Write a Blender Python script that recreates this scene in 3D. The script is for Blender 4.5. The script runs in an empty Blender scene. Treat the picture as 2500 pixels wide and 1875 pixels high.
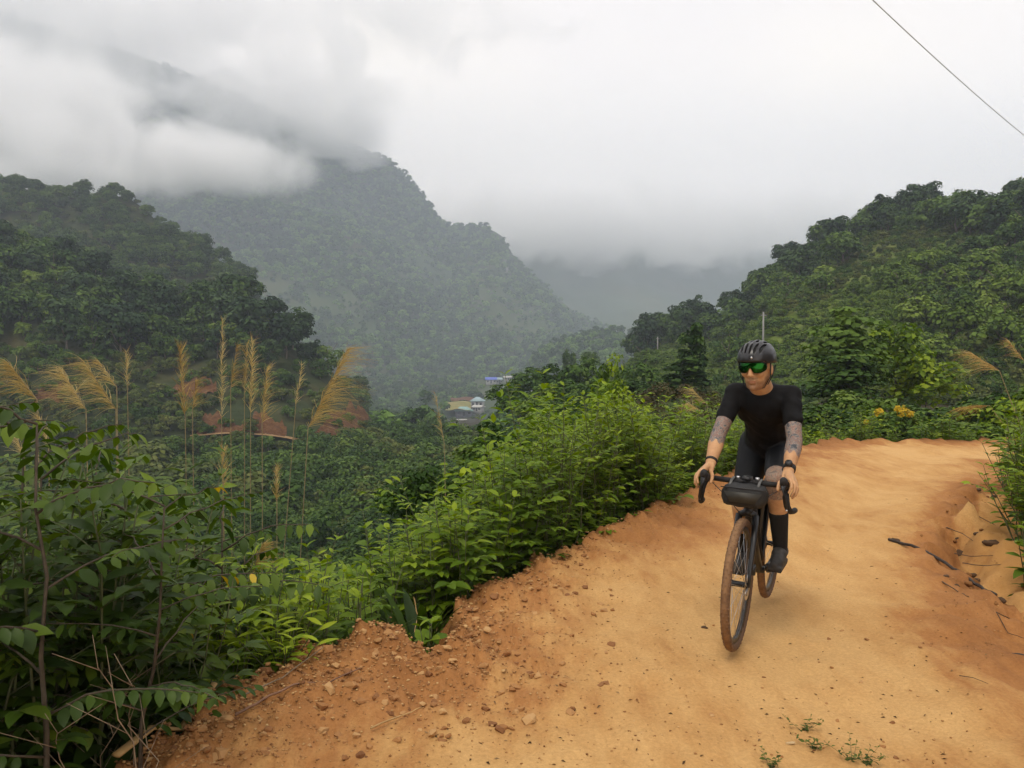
import bpy, bmesh, math, random
import numpy as np
from mathutils import Vector, Matrix, Quaternion

S = bpy.context.scene
C = S.collection
R = math.radians
random.seed(7)
RNG = np.random.default_rng(11)

# ------------------------------------------------------------------ camera
FPX, CX, CY, HOR, CAMZ = 1925.0, 1250.0, 937.5, 868.0, 1.59
PITCH = math.atan((CY - HOR) / FPX)
cam_d = bpy.data.cameras.new('camera')
cam = bpy.data.objects.new('camera', cam_d); C.objects.link(cam)
cam.location = (0, 0, CAMZ)
cam.rotation_euler = (R(90) - PITCH, 0, 0)
cam_d.sensor_width = 36.0
cam_d.lens = FPX / 2500.0 * 36.0
cam_d.clip_start, cam_d.clip_end = 0.05, 20000
S.camera = cam

# ------------------------------------------------------------------ sky and sun (bright overcast)
SUN_EL, SUN_AZ = R(58), R(205)          # azimuth measured clockwise from +Y: light from behind the camera, slightly left
w = bpy.data.worlds.new('World'); S.world = w
w.use_nodes = True
nt = w.node_tree; nt.nodes.clear()
out = nt.nodes.new('ShaderNodeOutputWorld')
sky = nt.nodes.new('ShaderNodeTexSky'); sky.sky_type = 'NISHITA'; sky.sun_disc = False
sky.sun_elevation = SUN_EL; sky.sun_rotation = SUN_AZ
bg1 = nt.nodes.new('ShaderNodeBackground'); bg1.inputs['Strength'].default_value = 0.1
nt.links.new(sky.outputs[0], bg1.inputs['Color'])
tc = nt.nodes.new('ShaderNodeTexCoord')
mp = nt.nodes.new('ShaderNodeMapping'); mp.inputs['Scale'].default_value = (1.0, 1.0, 2.2)
nt.links.new(tc.outputs['Generated'], mp.inputs['Vector'])
nz = nt.nodes.new('ShaderNodeTexNoise'); nz.inputs['Scale'].default_value = 1.7
nz.inputs['Detail'].default_value = 4; nz.inputs['Roughness'].default_value = 0.45
nz.inputs['Distortion'].default_value = 0.4
nt.links.new(mp.outputs[0], nz.inputs['Vector'])
cr = nt.nodes.new('ShaderNodeValToRGB')
cr.color_ramp.elements[0].position = 0.30; cr.color_ramp.elements[0].color = (0.83, 0.79, 0.80, 1)
cr.color_ramp.elements[1].position = 0.72; cr.color_ramp.elements[1].color = (1.0, 0.935, 0.845, 1)
nt.links.new(nz.outputs[0], cr.inputs[0])
# overcast sky: a little brighter and warmer towards the horizon all round
sxy = nt.nodes.new('ShaderNodeSeparateXYZ'); nt.links.new(tc.outputs['Generated'], sxy.inputs[0])
hg = nt.nodes.new('ShaderNodeValToRGB'); hg.color_ramp.elements[0].position = 0.05; hg.color_ramp.elements[0].color = (1.0, 0.945, 0.875, 1)
hg.color_ramp.elements[1].position = 0.55; hg.color_ramp.elements[1].color = (0.72, 0.72, 0.73, 1)
nt.links.new(sxy.outputs['Z'], hg.inputs[0])
mulc = nt.nodes.new('ShaderNodeMixRGB'); mulc.blend_type = 'MULTIPLY'; mulc.inputs[0].default_value = 1.0
nt.links.new(cr.outputs[0], mulc.inputs[1]); nt.links.new(hg.outputs[0], mulc.inputs[2])
bg2 = nt.nodes.new('ShaderNodeBackground'); bg2.inputs['Strength'].default_value = 1.30
nt.links.new(mulc.outputs[0], bg2.inputs['Color'])
mx = nt.nodes.new('ShaderNodeMixShader'); mx.inputs[0].default_value = 0.94
nt.links.new(bg1.outputs[0], mx.inputs[1]); nt.links.new(bg2.outputs[0], mx.inputs[2])
nt.links.new(mx.outputs[0], out.inputs['Surface'])

sun_d = bpy.data.lights.new('sun', 'SUN'); sun_d.energy = 1.5; sun_d.angle = R(18)
sun_d.color = (1.0, 0.91, 0.77)
sun = bpy.data.objects.new('sun', sun_d); C.objects.link(sun)
sv = Vector((math.sin(SUN_AZ) * math.cos(SUN_EL), math.cos(SUN_AZ) * math.cos(SUN_EL), math.sin(SUN_EL)))
sun.rotation_euler = sv.to_track_quat('Z', 'Y').to_euler()
sun.location = sv * 50

S.view_settings.view_transform = 'Standard'
S.view_settings.look = 'None'
S.view_settings.exposure = 0.46
S.view_settings.gamma = 1.0
S.render.engine = 'CYCLES'
S.cycles.use_denoising = True
S.cycles.max_bounces = 12
S.cycles.diffuse_bounces = 2
S.cycles.glossy_bounces = 2
S.cycles.transmission_bounces = 3
S.cycles.transparent_max_bounces = 8
S.cycles.volume_bounces = 7
S.cycles.volume_max_steps = 128
S.cycles.caustics_reflective = False
S.cycles.caustics_refractive = False
S.cycles.use_adaptive_sampling = True
S.cycles.adaptive_threshold = 0.02

# ------------------------------------------------------------------ helpers
def ray(px, py):
    rx = (np.asarray(px, float) - CX) / FPX; uy = -(np.asarray(py, float) - CY) / FPX
    cp, sp = math.cos(PITCH), math.sin(PITCH)
    return np.stack([rx, cp + uy * sp, -sp + uy * cp], -1)
def at(px, py, d):
    """the point seen at photo pixel px, py whose distance along the ground (world y) is d"""
    r = ray(px, py); t = np.asarray(d, float) / r[..., 1]
    p = r * t[..., None]; p[..., 2] += CAMZ
    return p
def on_plane(px, py, z=0.0):
    r = ray(px, py); t = (z - CAMZ) / r[..., 2]
    p = r * t[..., None]; p[..., 2] += CAMZ
    return p

_P = np.random.default_rng(5).permutation(512); _G = np.random.default_rng(6).random(512) * 2 - 1
def vnoise(x, y):
    x = np.asarray(x, float); y = np.asarray(y, float)
    xi = np.floor(x).astype(int); yi = np.floor(y).astype(int)
    fx = x - xi; fy = y - yi
    fx = fx * fx * fx * (fx * (fx * 6 - 15) + 10); fy = fy * fy * fy * (fy * (fy * 6 - 15) + 10)
    def h(a, b): return _G[_P[(_P[a & 511] + b) & 511]]
    a = h(xi, yi); b = h(xi + 1, yi); c = h(xi, yi + 1); d = h(xi + 1, yi + 1)
    return (a * (1 - fx) + b * fx) * (1 - fy) + (c * (1 - fx) + d * fx) * fy
def fbm(x, y, o=4, l=2.03, g=0.5):
    s = 0; a = 1.0
    for k in range(o):
        s = s + a * vnoise(x + 17.3 * k, y - 9.1 * k); x = np.asarray(x) * l; y = np.asarray(y) * l; a *= g
    return s
def sstep(a, b, x):
    t = np.clip((np.asarray(x, float) - a) / (b - a), 0, 1); return t * t * (3 - 2 * t)

def mesh_np(name, v, f, mats=(), smooth=False, midx=None, attrs=None):
    """v (n,3); f (m,k) all the same size or a list of such arrays"""
    me = bpy.data.meshes.new(name)
    fs = f if isinstance(f, list) else [f]
    fs = [np.asarray(a, np.int32) for a in fs if len(a)]
    v = np.asarray(v, np.float32)
    me.vertices.add(len(v)); me.vertices.foreach_set('co', v.ravel())
    tot = np.concatenate([np.full(len(a), a.shape[1], np.int32) for a in fs])
    idx = np.concatenate([a.ravel() for a in fs])
    me.loops.add(len(idx)); me.loops.foreach_set('vertex_index', idx)
    me.polygons.add(len(tot))
    st = np.zeros(len(tot), np.int32); st[1:] = np.cumsum(tot)[:-1]
    me.polygons.foreach_set('loop_start', st)
    if smooth: me.polygons.foreach_set('use_smooth', np.ones(len(tot), bool))
    for m in mats: me.materials.append(m)
    if midx is not None: me.polygons.foreach_set('material_index', np.asarray(midx, np.int32))
    for k, a in (attrs or {}).items():
        at_ = me.attributes.new(k, 'FLOAT', 'POINT'); at_.data.foreach_set('value', np.asarray(a, np.float32))
    me.update(calc_edges=True)
    return me
def link(name, me, parent=None):
    o = bpy.data.objects.new(name, me); C.objects.link(o)
    if parent is not None: o.parent = parent
    return o
def empty(name, loc=(0, 0, 0), rz=0.0, parent=None):
    o = bpy.data.objects.new(name, None); C.objects.link(o); o.empty_display_size = 0.1
    o.location = loc; o.rotation_euler = (0, 0, rz)
    if parent is not None: o.parent = parent
    return o
def tag(o, label=None, cat=None, group=None, kind=None):
    if label: o['label'] = label
    if cat: o['category'] = cat
    if group: o['group'] = group
    if kind: o['kind'] = kind
    return o
def grid_faces(nu, nv):
    i = np.arange(nu - 1)[:, None] * nv + np.arange(nv - 1)[None, :]
    i = i.ravel()
    return np.stack([i, i + 1, i + nv + 1, i + nv], -1)

class MB:
    """collects shapes of one part"""
    def __init__(s): s.v = []; s.f3 = []; s.f4 = []; s.n = 0
    def add(s, v, f):
        v = np.asarray(v, float).reshape(-1, 3); f = np.asarray(f, int)
        (s.f3 if f.shape[1] == 3 else s.f4).append(f + s.n)
        s.v.append(v); s.n += len(v); return s
    def tube(s, pts, rad, sides=10, closed=False, flat=1.0, up=(0, 0, 1)):
        p = np.asarray(pts, float); n = len(p)
        r = np.broadcast_to(np.asarray(rad, float), (n,)) if np.ndim(rad) < 2 else None
        if closed: t = np.roll(p, -1, 0) - np.roll(p, 1, 0)
        else: t = np.gradient(p, axis=0) if n > 1 else p
        t = t / (np.linalg.norm(t, axis=1, keepdims=True) + 1e-12)
        a = np.cross(np.tile(np.asarray(up, float), (n, 1)), t)
        bad = np.linalg.norm(a, axis=1) < 1e-3
        a[bad] = np.cross(np.array([1.0, 0.03, 0.0]), t[bad])
        a /= np.linalg.norm(a, axis=1, keepdims=True); b = np.cross(t, a)
        th = np.arange(sides) * 2 * np.pi / sides
        v = p[:, None] + r[:, None, None] * (np.cos(th)[None, :, None] * a[:, None] + flat * np.sin(th)[None, :, None] * b[:, None])
        f = []
        m = n if closed else n - 1
        for i in range(m):
            j = (i + 1) % n
            for k in range(sides):
                l = (k + 1) % sides
                f.append((i * sides + k, i * sides + l, j * sides + l, j * sides + k))
        vv = v.reshape(-1, 3)
        if not closed:
            c0, c1 = len(vv), len(vv) + 1
            vv = np.vstack([vv, p[0] - t[0] * r[0] * 0.3, p[-1] + t[-1] * r[-1] * 0.3])
            tri = [(c0, (k + 1) % sides, k) for k in range(sides)] + [(c1, (n - 1) * sides + k, (n - 1) * sides + (k + 1) % sides) for k in range(sides)]
            s.f3.append(np.asarray(tri) + s.n)
        s.f4.append(np.asarray(f) + s.n); s.v.append(vv); s.n += len(vv); return s
    def box(s, c, size, rot=None, taper=1.0):
        x, y, z = np.asarray(size, float) / 2
        v = np.array([(-x, -y, -z), (x, -y, -z), (x, y, -z), (-x, y, -z), (-x * taper, -y * taper, z), (x * taper, -y * taper, z), (x * taper, y * taper, z), (-x * taper, y * taper, z)])
        if rot is not None: v = v @ np.asarray(rot).T
        return s.add(v + np.asarray(c, float), [(3, 2, 1, 0), (4, 5, 6, 7), (0, 1, 5, 4), (1, 2, 6, 5), (2, 3, 7, 6), (3, 0, 4, 7)])
    def ellipsoid(s, c, r, rot=None, nu=16, nv=10):
        u = np.linspace(0, 2 * np.pi, nu, endpoint=False); v_ = np.linspace(-np.pi / 2, np.pi / 2, nv)
        x = np.cos(v_)[:, None] * np.cos(u)[None]; y = np.cos(v_)[:, None] * np.sin(u)[None]; z = np.sin(v_)[:, None] * np.ones_like(u)[None]
        p = np.stack([x, y, z], -1).reshape(-1, 3) * np.asarray(r, float)
        if rot is not None: p = p @ np.asarray(rot).T
        f = [(i * nu + k, i * nu + (k + 1) % nu, (i + 1) * nu + (k + 1) % nu, (i + 1) * nu + k) for i in range(nv - 1) for k in range(nu)]
        return s.add(p + np.asarray(c, float), f)
    def mesh(s, name, mats=(), smooth=True, attrs=None):
        fs = []
        if s.f3: fs.append(np.concatenate(s.f3))
        if s.f4: fs.append(np.concatenate(s.f4))
        return mesh_np(name, np.vstack(s.v), fs, mats, smooth, attrs=attrs)
    def build(s, name, mat, parent=None, smooth=True, attrs=None):
        return link(name, s.mesh(name, [mat] if mat else [], smooth, attrs), parent)

# ------------------------------------------------------------------ materials
def new_mat(name):
    m = bpy.data.materials.new(name); m.use_nodes = True
    m.node_tree.nodes.clear()
    return m, m.node_tree
def nd(t, kind, **kw):
    n = t.nodes.new('ShaderNode' + kind)
    for k, v in kw.items():
        if k in n.inputs: n.inputs[k].default_value = v
        else: setattr(n, k, v)
    return n
def principled(t):
    o = nd(t, 'OutputMaterial'); p = nd(t, 'BsdfPrincipled')
    t.links.new(p.outputs[0], o.inputs['Surface']); return p, o
def plain(name, col, rough=0.6, metal=0.0, spec=0.5, var=0.12, scale=8.0, bump=0.0, coat=0.0):
    """one coloured material with fine uneven tone, never a flat colour"""
    m, t = new_mat(name); p, o = principled(t)
    tcn = nd(t, 'TexCoord'); n = nd(t, 'TexNoise', Scale=scale, Detail=5.0, Roughness=0.6)
    t.links.new(tcn.outputs['Object'], n.inputs['Vector'])
    r = nd(t, 'ValToRGB')
    c = np.array(col)
    r.color_ramp.elements[0].position = 0.3; r.color_ramp.elements[0].color = (*np.clip(c * (1 - var), 0, 1), 1)
    r.color_ramp.elements[1].position = 0.7; r.color_ramp.elements[1].color = (*np.clip(c * (1 + var), 0, 1), 1)
    t.links.new(n.outputs[0], r.inputs[0]); t.links.new(r.outputs[0], p.inputs['Base Color'])
    p.inputs['Roughness'].default_value = rough; p.inputs['Metallic'].default_value = metal
    p.inputs['Specular IOR Level'].default_value = spec; p.inputs['Coat Weight'].default_value = coat
    if bump:
        b = nd(t, 'Bump', Strength=bump, Distance=0.01); t.links.new(n.outputs[0], b.inputs['Height']); t.links.new(b.outputs[0], p.inputs['Normal'])
    return m
def leaf_mat(name, dark, mid, light, transl=0.25, rough=0.5, spec=0.3, objvar=0.55):
    """leaves: the tone of each leaf comes from the attribute 'tint' (one value per leaf) and from the plant"""
    m, t = new_mat(name); o = nd(t, 'OutputMaterial')
    a = nd(t, 'Attribute', attribute_name='tint')
    oi = nd(t, 'ObjectInfo')
    mul = nd(t, 'Math', operation='MULTIPLY_ADD'); mul.inputs[1].default_value = objvar; mul.inputs[2].default_value = -objvar / 2
    t.links.new(oi.outputs['Random'], mul.inputs[0])
    ad = nd(t, 'Math', operation='ADD'); t.links.new(a.outputs['Fac'], ad.inputs[0]); t.links.new(mul.outputs[0], ad.inputs[1])
    r = nd(t, 'ValToRGB'); e = r.color_ramp.elements
    e[0].position = 0.0; e[0].color = (*dark, 1); e[1].position = 1.0; e[1].color = (*light, 1)
    x = e.new(0.5); x.color = (*mid, 1)
    t.links.new(ad.outputs[0], r.inputs[0])
    p = nd(t, 'BsdfPrincipled'); p.inputs['Roughness'].default_value = rough; p.inputs['Specular IOR Level'].default_value = spec
    t.links.new(r.outputs[0], p.inputs['Base Color'])
    if transl > 0:
        tr = nd(t, 'BsdfTranslucent'); hs = nd(t, 'HueSaturation', Saturation=1.15, Value=1.3)
        t.links.new(r.outputs[0], hs.inputs['Color']); t.links.new(hs.outputs[0], tr.inputs['Color'])
        mixs = nd(t, 'MixShader'); mixs.inputs[0].default_value = transl
        t.links.new(p.outputs[0], mixs.inputs[1]); t.links.new(tr.outputs[0], mixs.inputs[2])
        t.links.new(mixs.outputs[0], o.inputs['Surface'])
    else: t.links.new(p.outputs[0], o.inputs['Surface'])
    return m
# ------------------------------------------------------------------ terrain: the road bench and the slope below it
L_PX = [(420, 1795), (560, 1710), (700, 1640), (790, 1590), (850, 1568), (950, 1545), (1000, 1560), (1040, 1612), (1075, 1616), (1108, 1570), (1118, 1500), (1140, 1465), (1240, 1420), (1330, 1360), (1450, 1312), (1520, 1285), (1600, 1245), (1680, 1205), (1770, 1165), (1860, 1125), (1950, 1092), (2050, 1080), (2150, 1076), (2220, 1079)]
L_E = [(-6.5, -10), (-4.2, -4), (-2.6, 0.5), (-1.75, 2.6)] + [tuple(on_plane(a, b)[:2]) for a, b in L_PX] + [(8.9, 14.3), (11, 13.3), (15, 11.0), (22, 6.5), (40, -6)]
R_E = [(1.4, -10), (2.2, -4), (2.5, 0.5), (2.75, 3.0), (3.05, 4.6), (3.45, 6.0), (4.3, 7.6), (5.6, 9.2), (7.6, 10.3), (10, 10.2), (14, 7.8), (20, 3.6), (38, -9)]
L_E = np.array(L_E); R_E = np.array(R_E)
def inside(x, y, poly):
    c = np.zeros(x.shape, bool); n = len(poly)
    for i in range(n):
        (ax, ay), (bx, by) = poly[i], poly[(i + 1) % n]
        if ay == by: continue
        c ^= ((ay > y) != (by > y)) & (x < (bx - ax) * (y - ay) / (by - ay) + ax)
    return c
def sdist(x, y, pl):
    """signed distance to a polyline that runs from behind the camera round the bend, positive to its left"""
    x = np.asarray(x, float).ravel(); y = np.asarray(y, float).ravel()
    best = np.full(x.shape, 1e9)
    for (ax, ay), (bx, by) in zip(pl[:-1], pl[1:]):
        dx, dy = bx - ax, by - ay
        t = np.clip(((x - ax) * dx + (y - ay) * dy) / (dx * dx + dy * dy), 0, 1)
        best = np.minimum(best, np.hypot(x - ax - t * dx, y - ay - t * dy))
    poly = [tuple(p) for p in pl] + [(900, -900), (0, -900)]
    return best * np.where(inside(x, y, poly), -1, 1)
def gully(x, y):
    px = CX + FPX * x / np.maximum(y, 0.5)
    px = np.where(y < 0.5, np.where(x > 0, 3000, -500), px)
    zb = np.interp(px, [-500, 900, 1200, 1500, 1750, 2000, 3000], [-13, -13, -13, -10, -6.5, -3.2, -2.5])
    zb = zb - np.clip((y - 130) * 19.5 / 290, 0, 19.5) * sstep(1700, 1300, px)
    return zb
def ground_z(x, y, full=False):
    sh = np.shape(x); x = np.asarray(x, float).ravel(); y = np.asarray(y, float).ravel()
    wob = 0.10 * fbm(x * 2.3, y * 2.3, 3) + 0.05 * fbm(x * 9, y * 9, 2)
    sl = sdist(x, y, L_E) + wob * 0.8                # > 0: down the slope
    sr = -sdist(x, y, R_E) + wob                      # > 0: right of the ditch line
    # road surface
    z = 0.010 * fbm(x * 1.1, y * 1.1, 3) + 0.004 * fbm(x * 6, y * 6, 3)
    din = np.maximum(-sl, 0)                          # metres in from the outer edge
    dit = np.maximum(-sr, 0)                          # metres in from the ditch
    z = z - 0.045 * np.exp(-((din - 1.75) / 0.33) ** 2) - 0.04 * np.exp(-((dit - 1.05) / 0.34) ** 2) + 0.02 * np.exp(-((din - 2.75) / 0.4) ** 2) * (1 + fbm(x * 4, y * 4, 3)) + 0.006 * vnoise(din * 22 + 2 * fbm(x * .7, y * .7, 2), 0.3 * y) * np.exp(-((din - 1.75) / 0.5) ** 2)
    rough = np.exp(-din / 0.55)
    z = z + rough * (0.045 + 0.06 * fbm(x * 3.3, y * 3.3, 4) + 0.04 * fbm(x * 14, y * 14, 3)) + 0.010 * np.exp(-din / 0.9) * fbm(x * 40, y * 40, 2)
    # outer slope
    s = np.maximum(sl, 0)
    fall = -(0.32 * (1 - np.exp(-s / 0.16)) + 0.78 * s) + 0.25 * s / (1 + s) * fbm(x * 0.9, y * 0.9, 3)
    gz = gully(x, y) + 0.8 * fbm(x * 0.12, y * 0.12, 3)
    fall = np.maximum(fall, gz)
    z = np.where(sl > 0, z * np.exp(-s * 6) + fall, z)
    # ditch and bank
    q = np.maximum(sr, 0)
    dn = 0.17 * np.exp(-((sr - 0.12) / 0.17) ** 2)
    cut = -dn * (0.9 + 1.3 * fbm(x * 2.1 + 5, y * 2.1, 3)) + 0.09 * np.exp(-np.abs(sr) / 0.3) * fbm(x * 7, y * 7, 4) + 0.035 * np.exp(-np.abs(sr - .2) / 0.4) * np.abs(vnoise(x * 5 + y * 14, y * 3))
    bank = np.where(q > 0.55, (q - 0.55) * 0.25 + np.maximum(q - 1.0, 0) * 0.75, 0) + (0.055 * fbm(x * 3, y * 3, 4) + 0.022 * fbm(x * 11, y * 11, 4)) * sstep(0.05, 0.5, q)
    z = np.where(sl <= 0, z + cut + np.minimum(bank, 9 + 2 * fbm(x * .2, y * .2, 2)), z)
    if full: return z.reshape(sh), sl.reshape(sh), sr.reshape(sh)
    return z.reshape(sh)

NT, NR_ = 620, 620
th = np.linspace(R(-100), R(100), NT)
# finer angles where the camera looks
th = np.sign(th) * (np.abs(th) / R(100)) ** 1.35 * R(100)
rr = np.exp(np.linspace(math.log(0.35), math.log(430), NR_))
TH, RR_ = np.meshgrid(th, rr, indexing='ij')
GX, GY = RR_ * np.sin(TH), RR_ * np.cos(TH)
GZ, SL, SR = ground_z(GX, GY, True)
gv = np.stack([GX, GY, GZ], -1).reshape(-1, 3)
gf = grid_faces(NT, NR_)[:, ::-1]
fsl = SL.ravel()[gf].mean(1)
fsr = SR.ravel()[gf].mean(1)
fr = np.hypot(gv[gf[:, 0], 0], gv[gf[:, 0], 1])
is_road = (fsl < 0.5) & (fsr < 4.5) & (fr < 60)

def soil_mat():
    m, t = new_mat('orange dirt'); p, o = principled(t)
    tcn = nd(t, 'TexCoord'); Lk = t.links.new
    n1 = nd(t, 'TexNoise', Scale=0.9, Detail=6.0, Roughness=0.6, Distortion=0.3)
    n2 = nd(t, 'TexNoise', Scale=7.0, Detail=8.0, Roughness=0.65)
    n3 = nd(t, 'TexNoise', Scale=60.0, Detail=6.0, Roughness=0.7)
    mp_ = nd(t, 'Mapping'); mp_.inputs['Rotation'].default_value = (0, 0, R(-22)); mp_.inputs['Scale'].default_value = (1.0, 0.35, 1.0)
    Lk(tcn.outputs['Object'], mp_.inputs[0])
    for n in (n1, n2): Lk(mp_.outputs[0], n.inputs['Vector'])
    Lk(tcn.outputs['Object'], n3.inputs['Vector'])
    al = nd(t, 'Attribute', attribute_name='loose')
    ad = nd(t, 'Math', operation='MULTIPLY_ADD'); ad.inputs[1].default_value = 1.25
    sub = nd(t, 'Math', operation='SUBTRACT'); sub.inputs[1].default_value = 0.5
    Lk(n1.outputs[0], sub.inputs[0]); Lk(sub.outputs[0], ad.inputs[0]); Lk(al.outputs['Fac'], ad.inputs[2])
    ad2 = nd(t, 'Math', operation='MULTIPLY_ADD'); ad2.inputs[1].default_value = 0.95
    sub2 = nd(t, 'Math', operation='SUBTRACT'); sub2.inputs[1].default_value = 0.5
    Lk(n2.outputs[0], sub2.inputs[0]); Lk(sub2.outputs[0], ad2.inputs[0]); Lk(ad.outputs[0], ad2.inputs[2])
    r = nd(t, 'ValToRGB'); e = r.color_ramp.elements
    e[0].position = 0.05; e[0].color = (0.60, 0.360, 0.142, 1)
    e[1].position = 1.0; e[1].color = (0.27, 0.115, 0.038, 1)
    a = e.new(0.33); a.color = (0.52, 0.290, 0.105, 1)
    a = e.new(0.60); a.color = (0.395, 0.180, 0.060, 1)
    Lk(ad2.outputs[0], r.inputs[0])
    r3 = nd(t, 'ValToRGB'); r3.color_ramp.elements[0].position = 0.25; r3.color_ramp.elements[0].color = (0.76, 0.74, 0.72, 1)
    r3.color_ramp.elements[1].position = 0.7; r3.color_ramp.elements[1].color = (1.08, 1.08, 1.08, 1)
    Lk(n3.outputs[0], r3.inputs[0])
    mm = nd(t, 'MixRGB', blend_type='MULTIPLY'); mm.inputs[0].default_value = 1.0
    Lk(r.outputs[0], mm.inputs[1]); Lk(r3.outputs[0], mm.inputs[2])
    # yellow clay in the ditch
    ay = nd(t, 'Attribute', attribute_name='clay')
    mc = nd(t, 'MixRGB'); mc.inputs[2].default_value = (0.40, 0.20, 0.058, 1)
    Lk(ay.outputs['Fac'], mc.inputs[0]); Lk(mm.outputs[0], mc.inputs[1])
    # leaf litter on the vegetated slope
    av = nd(t, 'Attribute', attribute_name='humus')
    mv = nd(t, 'MixRGB'); mv.inputs[2].default_value = (0.035, 0.030, 0.014, 1)
    Lk(av.outputs['Fac'], mv.inputs[0]); Lk(mc.outputs[0], mv.inputs[1])
    Lk(mv.outputs[0], p.inputs['Base Color'])
    p.inputs['Roughness'].default_value = 0.9; p.inputs['Specular IOR Level'].default_value = 0.15
    b = nd(t, 'Bump', Strength=0.6, Distance=0.013); Lk(n3.outputs[0], b.inputs['Height'])
    b2 = nd(t, 'Bump', Strength=0.4, Distance=0.025); Lk(n2.outputs[0], b2.inputs['Height']); Lk(b.outputs[0], b2.inputs['Normal'])
    Lk(b2.outputs[0], p.inputs['Normal'])
    return m
M_SOIL = soil_mat()
din = np.maximum(-SL, 0); dit = np.maximum(-SR, 0)
loose = 0.60 * np.exp(-(din / 0.85) ** 2) + 0.30 * np.exp(-(dit / 0.5) ** 2) + 0.42 * np.exp(-((din - 2.9) / 0.5) ** 2) + 0.14 + 0.12 * fbm(GX * 1.7, GY * 1.7, 3)
loose = np.where(SL > 0, 0.75, np.where(SR > 0, 0.30, loose))
clay = sstep(0.05, 0.35, SR) * 0.85
humus = np.maximum(sstep(0.10, 0.5, SL), sstep(1.0, 2.2, SR))
def sub_mesh(name, sel):
    f = gf[sel]; used = np.unique(f); mapi = np.full(len(gv), -1); mapi[used] = np.arange(len(used))
    return mesh_np(name, gv[used], mapi[f], [M_SOIL], True,
                   attrs={'loose': loose.ravel()[used], 'clay': clay.ravel()[used], 'humus': humus.ravel()[used]})
road = tag(link('dirt_road', sub_mesh('dirt_road', is_road)), kind='structure')
slope = tag(link('ground', sub_mesh('ground', ~is_road)), kind='structure')

# ------------------------------------------------------------------ hills
def hill_mat(name, cols, scale, rock=None, patch=None):
    m, t = new_mat(name); p, o = principled(t); Lk = t.links.new
    g = nd(t, 'NewGeometry')
    n = nd(t, 'TexNoise', Scale=scale, Detail=6.0, Roughness=0.65); Lk(g.outputs['Position'], n.inputs['Vector'])
    r = nd(t, 'ValToRGB'); e = r.color_ramp.elements
    e[0].position = 0.32; e[0].color = (*cols[0], 1); e[1].position = 0.68; e[1].color = (*cols[-1], 1)
    if len(cols) > 2: x = e.new(0.5); x.color = (*cols[1], 1)
    Lk(n.outputs[0], r.inputs[0]); last = r.outputs[0]
    if rock is not None:
        sx = nd(t, 'SeparateXYZ'); Lk(g.outputs['Normal'], sx.inputs[0])
        n2 = nd(t, 'TexNoise', Scale=scale * 0.6, Detail=5.0); Lk(g.outputs['Position'], n2.inputs['Vector'])
        ma = nd(t, 'Math', operation='ADD'); Lk(sx.outputs['Z'], ma.inputs[0]); Lk(n2.outputs[0], ma.inputs[1])
        rr2 = nd(t, 'MapRange'); rr2.inputs[1].default_value = 1.02; rr2.inputs[2].default_value = 0.86
        Lk(ma.outputs[0], rr2.inputs[0])
        mx_ = nd(t, 'MixRGB'); mx_.inputs[2].default_value = (*rock, 1); Lk(rr2.outputs[0], mx_.inputs[0]); Lk(last, mx_.inputs[1]); last = mx_.outputs[0]
    Lk(last, p.inputs['Base Color']); p.inputs['Roughness'].default_value = 0.95; p.inputs['Specular IOR Level'].default_value = 0.1
    b = nd(t, 'Bump', Strength=0.8, Distance=1.0); Lk(n.outputs[0], b.inputs['Height']); Lk(b.outputs[0], p.inputs['Normal'])
    return m

class Hill:
    """a ridge: crest and foot given as (photo x, photo y, metres away); real slope in front, real slope behind"""
    def __init__(s, crest, foot, tree=0.0, amp=2.0, wav=0.03, prof=1.0, rid=0.0, seed=0.0, back=1.0, calm=0.0):
        s.calm = calm
        c = np.array(crest, float); f = np.array(foot, float)
        s.c, s.f, s.tree, s.amp, s.wav, s.prof, s.rid, s.seed, s.back = c, f, tree, amp, wav, prof, rid, seed, back
        s.u0, s.u1 = c[0, 0], c[-1, 0]
    def point(s, u, q):
        """u: photo x, q: 0 foot .. 1 crest .. 2 back foot"""
        u = np.asarray(u, float); q = np.asarray(q, float)
        cy = np.interp(u, s.c[:, 0], s.c[:, 1]); cd = np.interp(u, s.c[:, 0], s.c[:, 2])
        fy = np.interp(u, s.f[:, 0], s.f[:, 1]); fd = np.interp(u, s.f[:, 0], s.f[:, 2])
        pc = at(u, cy + s.tree * FPX / cd, cd); pf = at(u, fy, fd)
        qa = np.clip(q, 0, 1); qb = np.clip(q - 1, 0, 1)
        d = fd + (cd - fd) * qa + (cd - fd) * s.back * qb
        z = pf[..., 2] + (pc[..., 2] - pf[..., 2]) * qa ** s.prof
        z = z - (pc[..., 2] - pf[..., 2] + 5) * qb ** 1.2
        x = (u - CX) / FPX * d * (1 / math.cos(PITCH))
        amp = s.amp * (0.25 + 0.75 * np.sin(np.pi * np.clip(q / 1.15, 0, 1)))
        amp = amp * (1 - s.calm * np.exp(-((q - 1) / .10) ** 2)); nz_ = fbm(x * s.wav + s.seed, d * s.wav - s.seed, 5)
        z = z + amp * nz_
        if s.rid:
            z = z - s.rid * amp * (1 - np.abs(vnoise(x * s.wav * 0.7 + 3 + s.seed, d * s.wav * 0.25))) ** 2
        return np.stack([x, d, z], -1)
    def mesh(s, name, mat, nu=160, nq=90):
        u = np.linspace(s.u0, s.u1, nu); q = np.linspace(-0.08, 1.8, nq)
        U, Q = np.meshgrid(u, q, indexing='ij')
        P = s.point(U, np.maximum(Q, 0)); P[..., 2] -= np.maximum(-Q, 0) * 160
        o = link(name, mesh_np(name, P.reshape(-1, 3), grid_faces(nu, nq)[:, ::-1], [mat], True))
        return tag(o, kind='structure')

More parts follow.
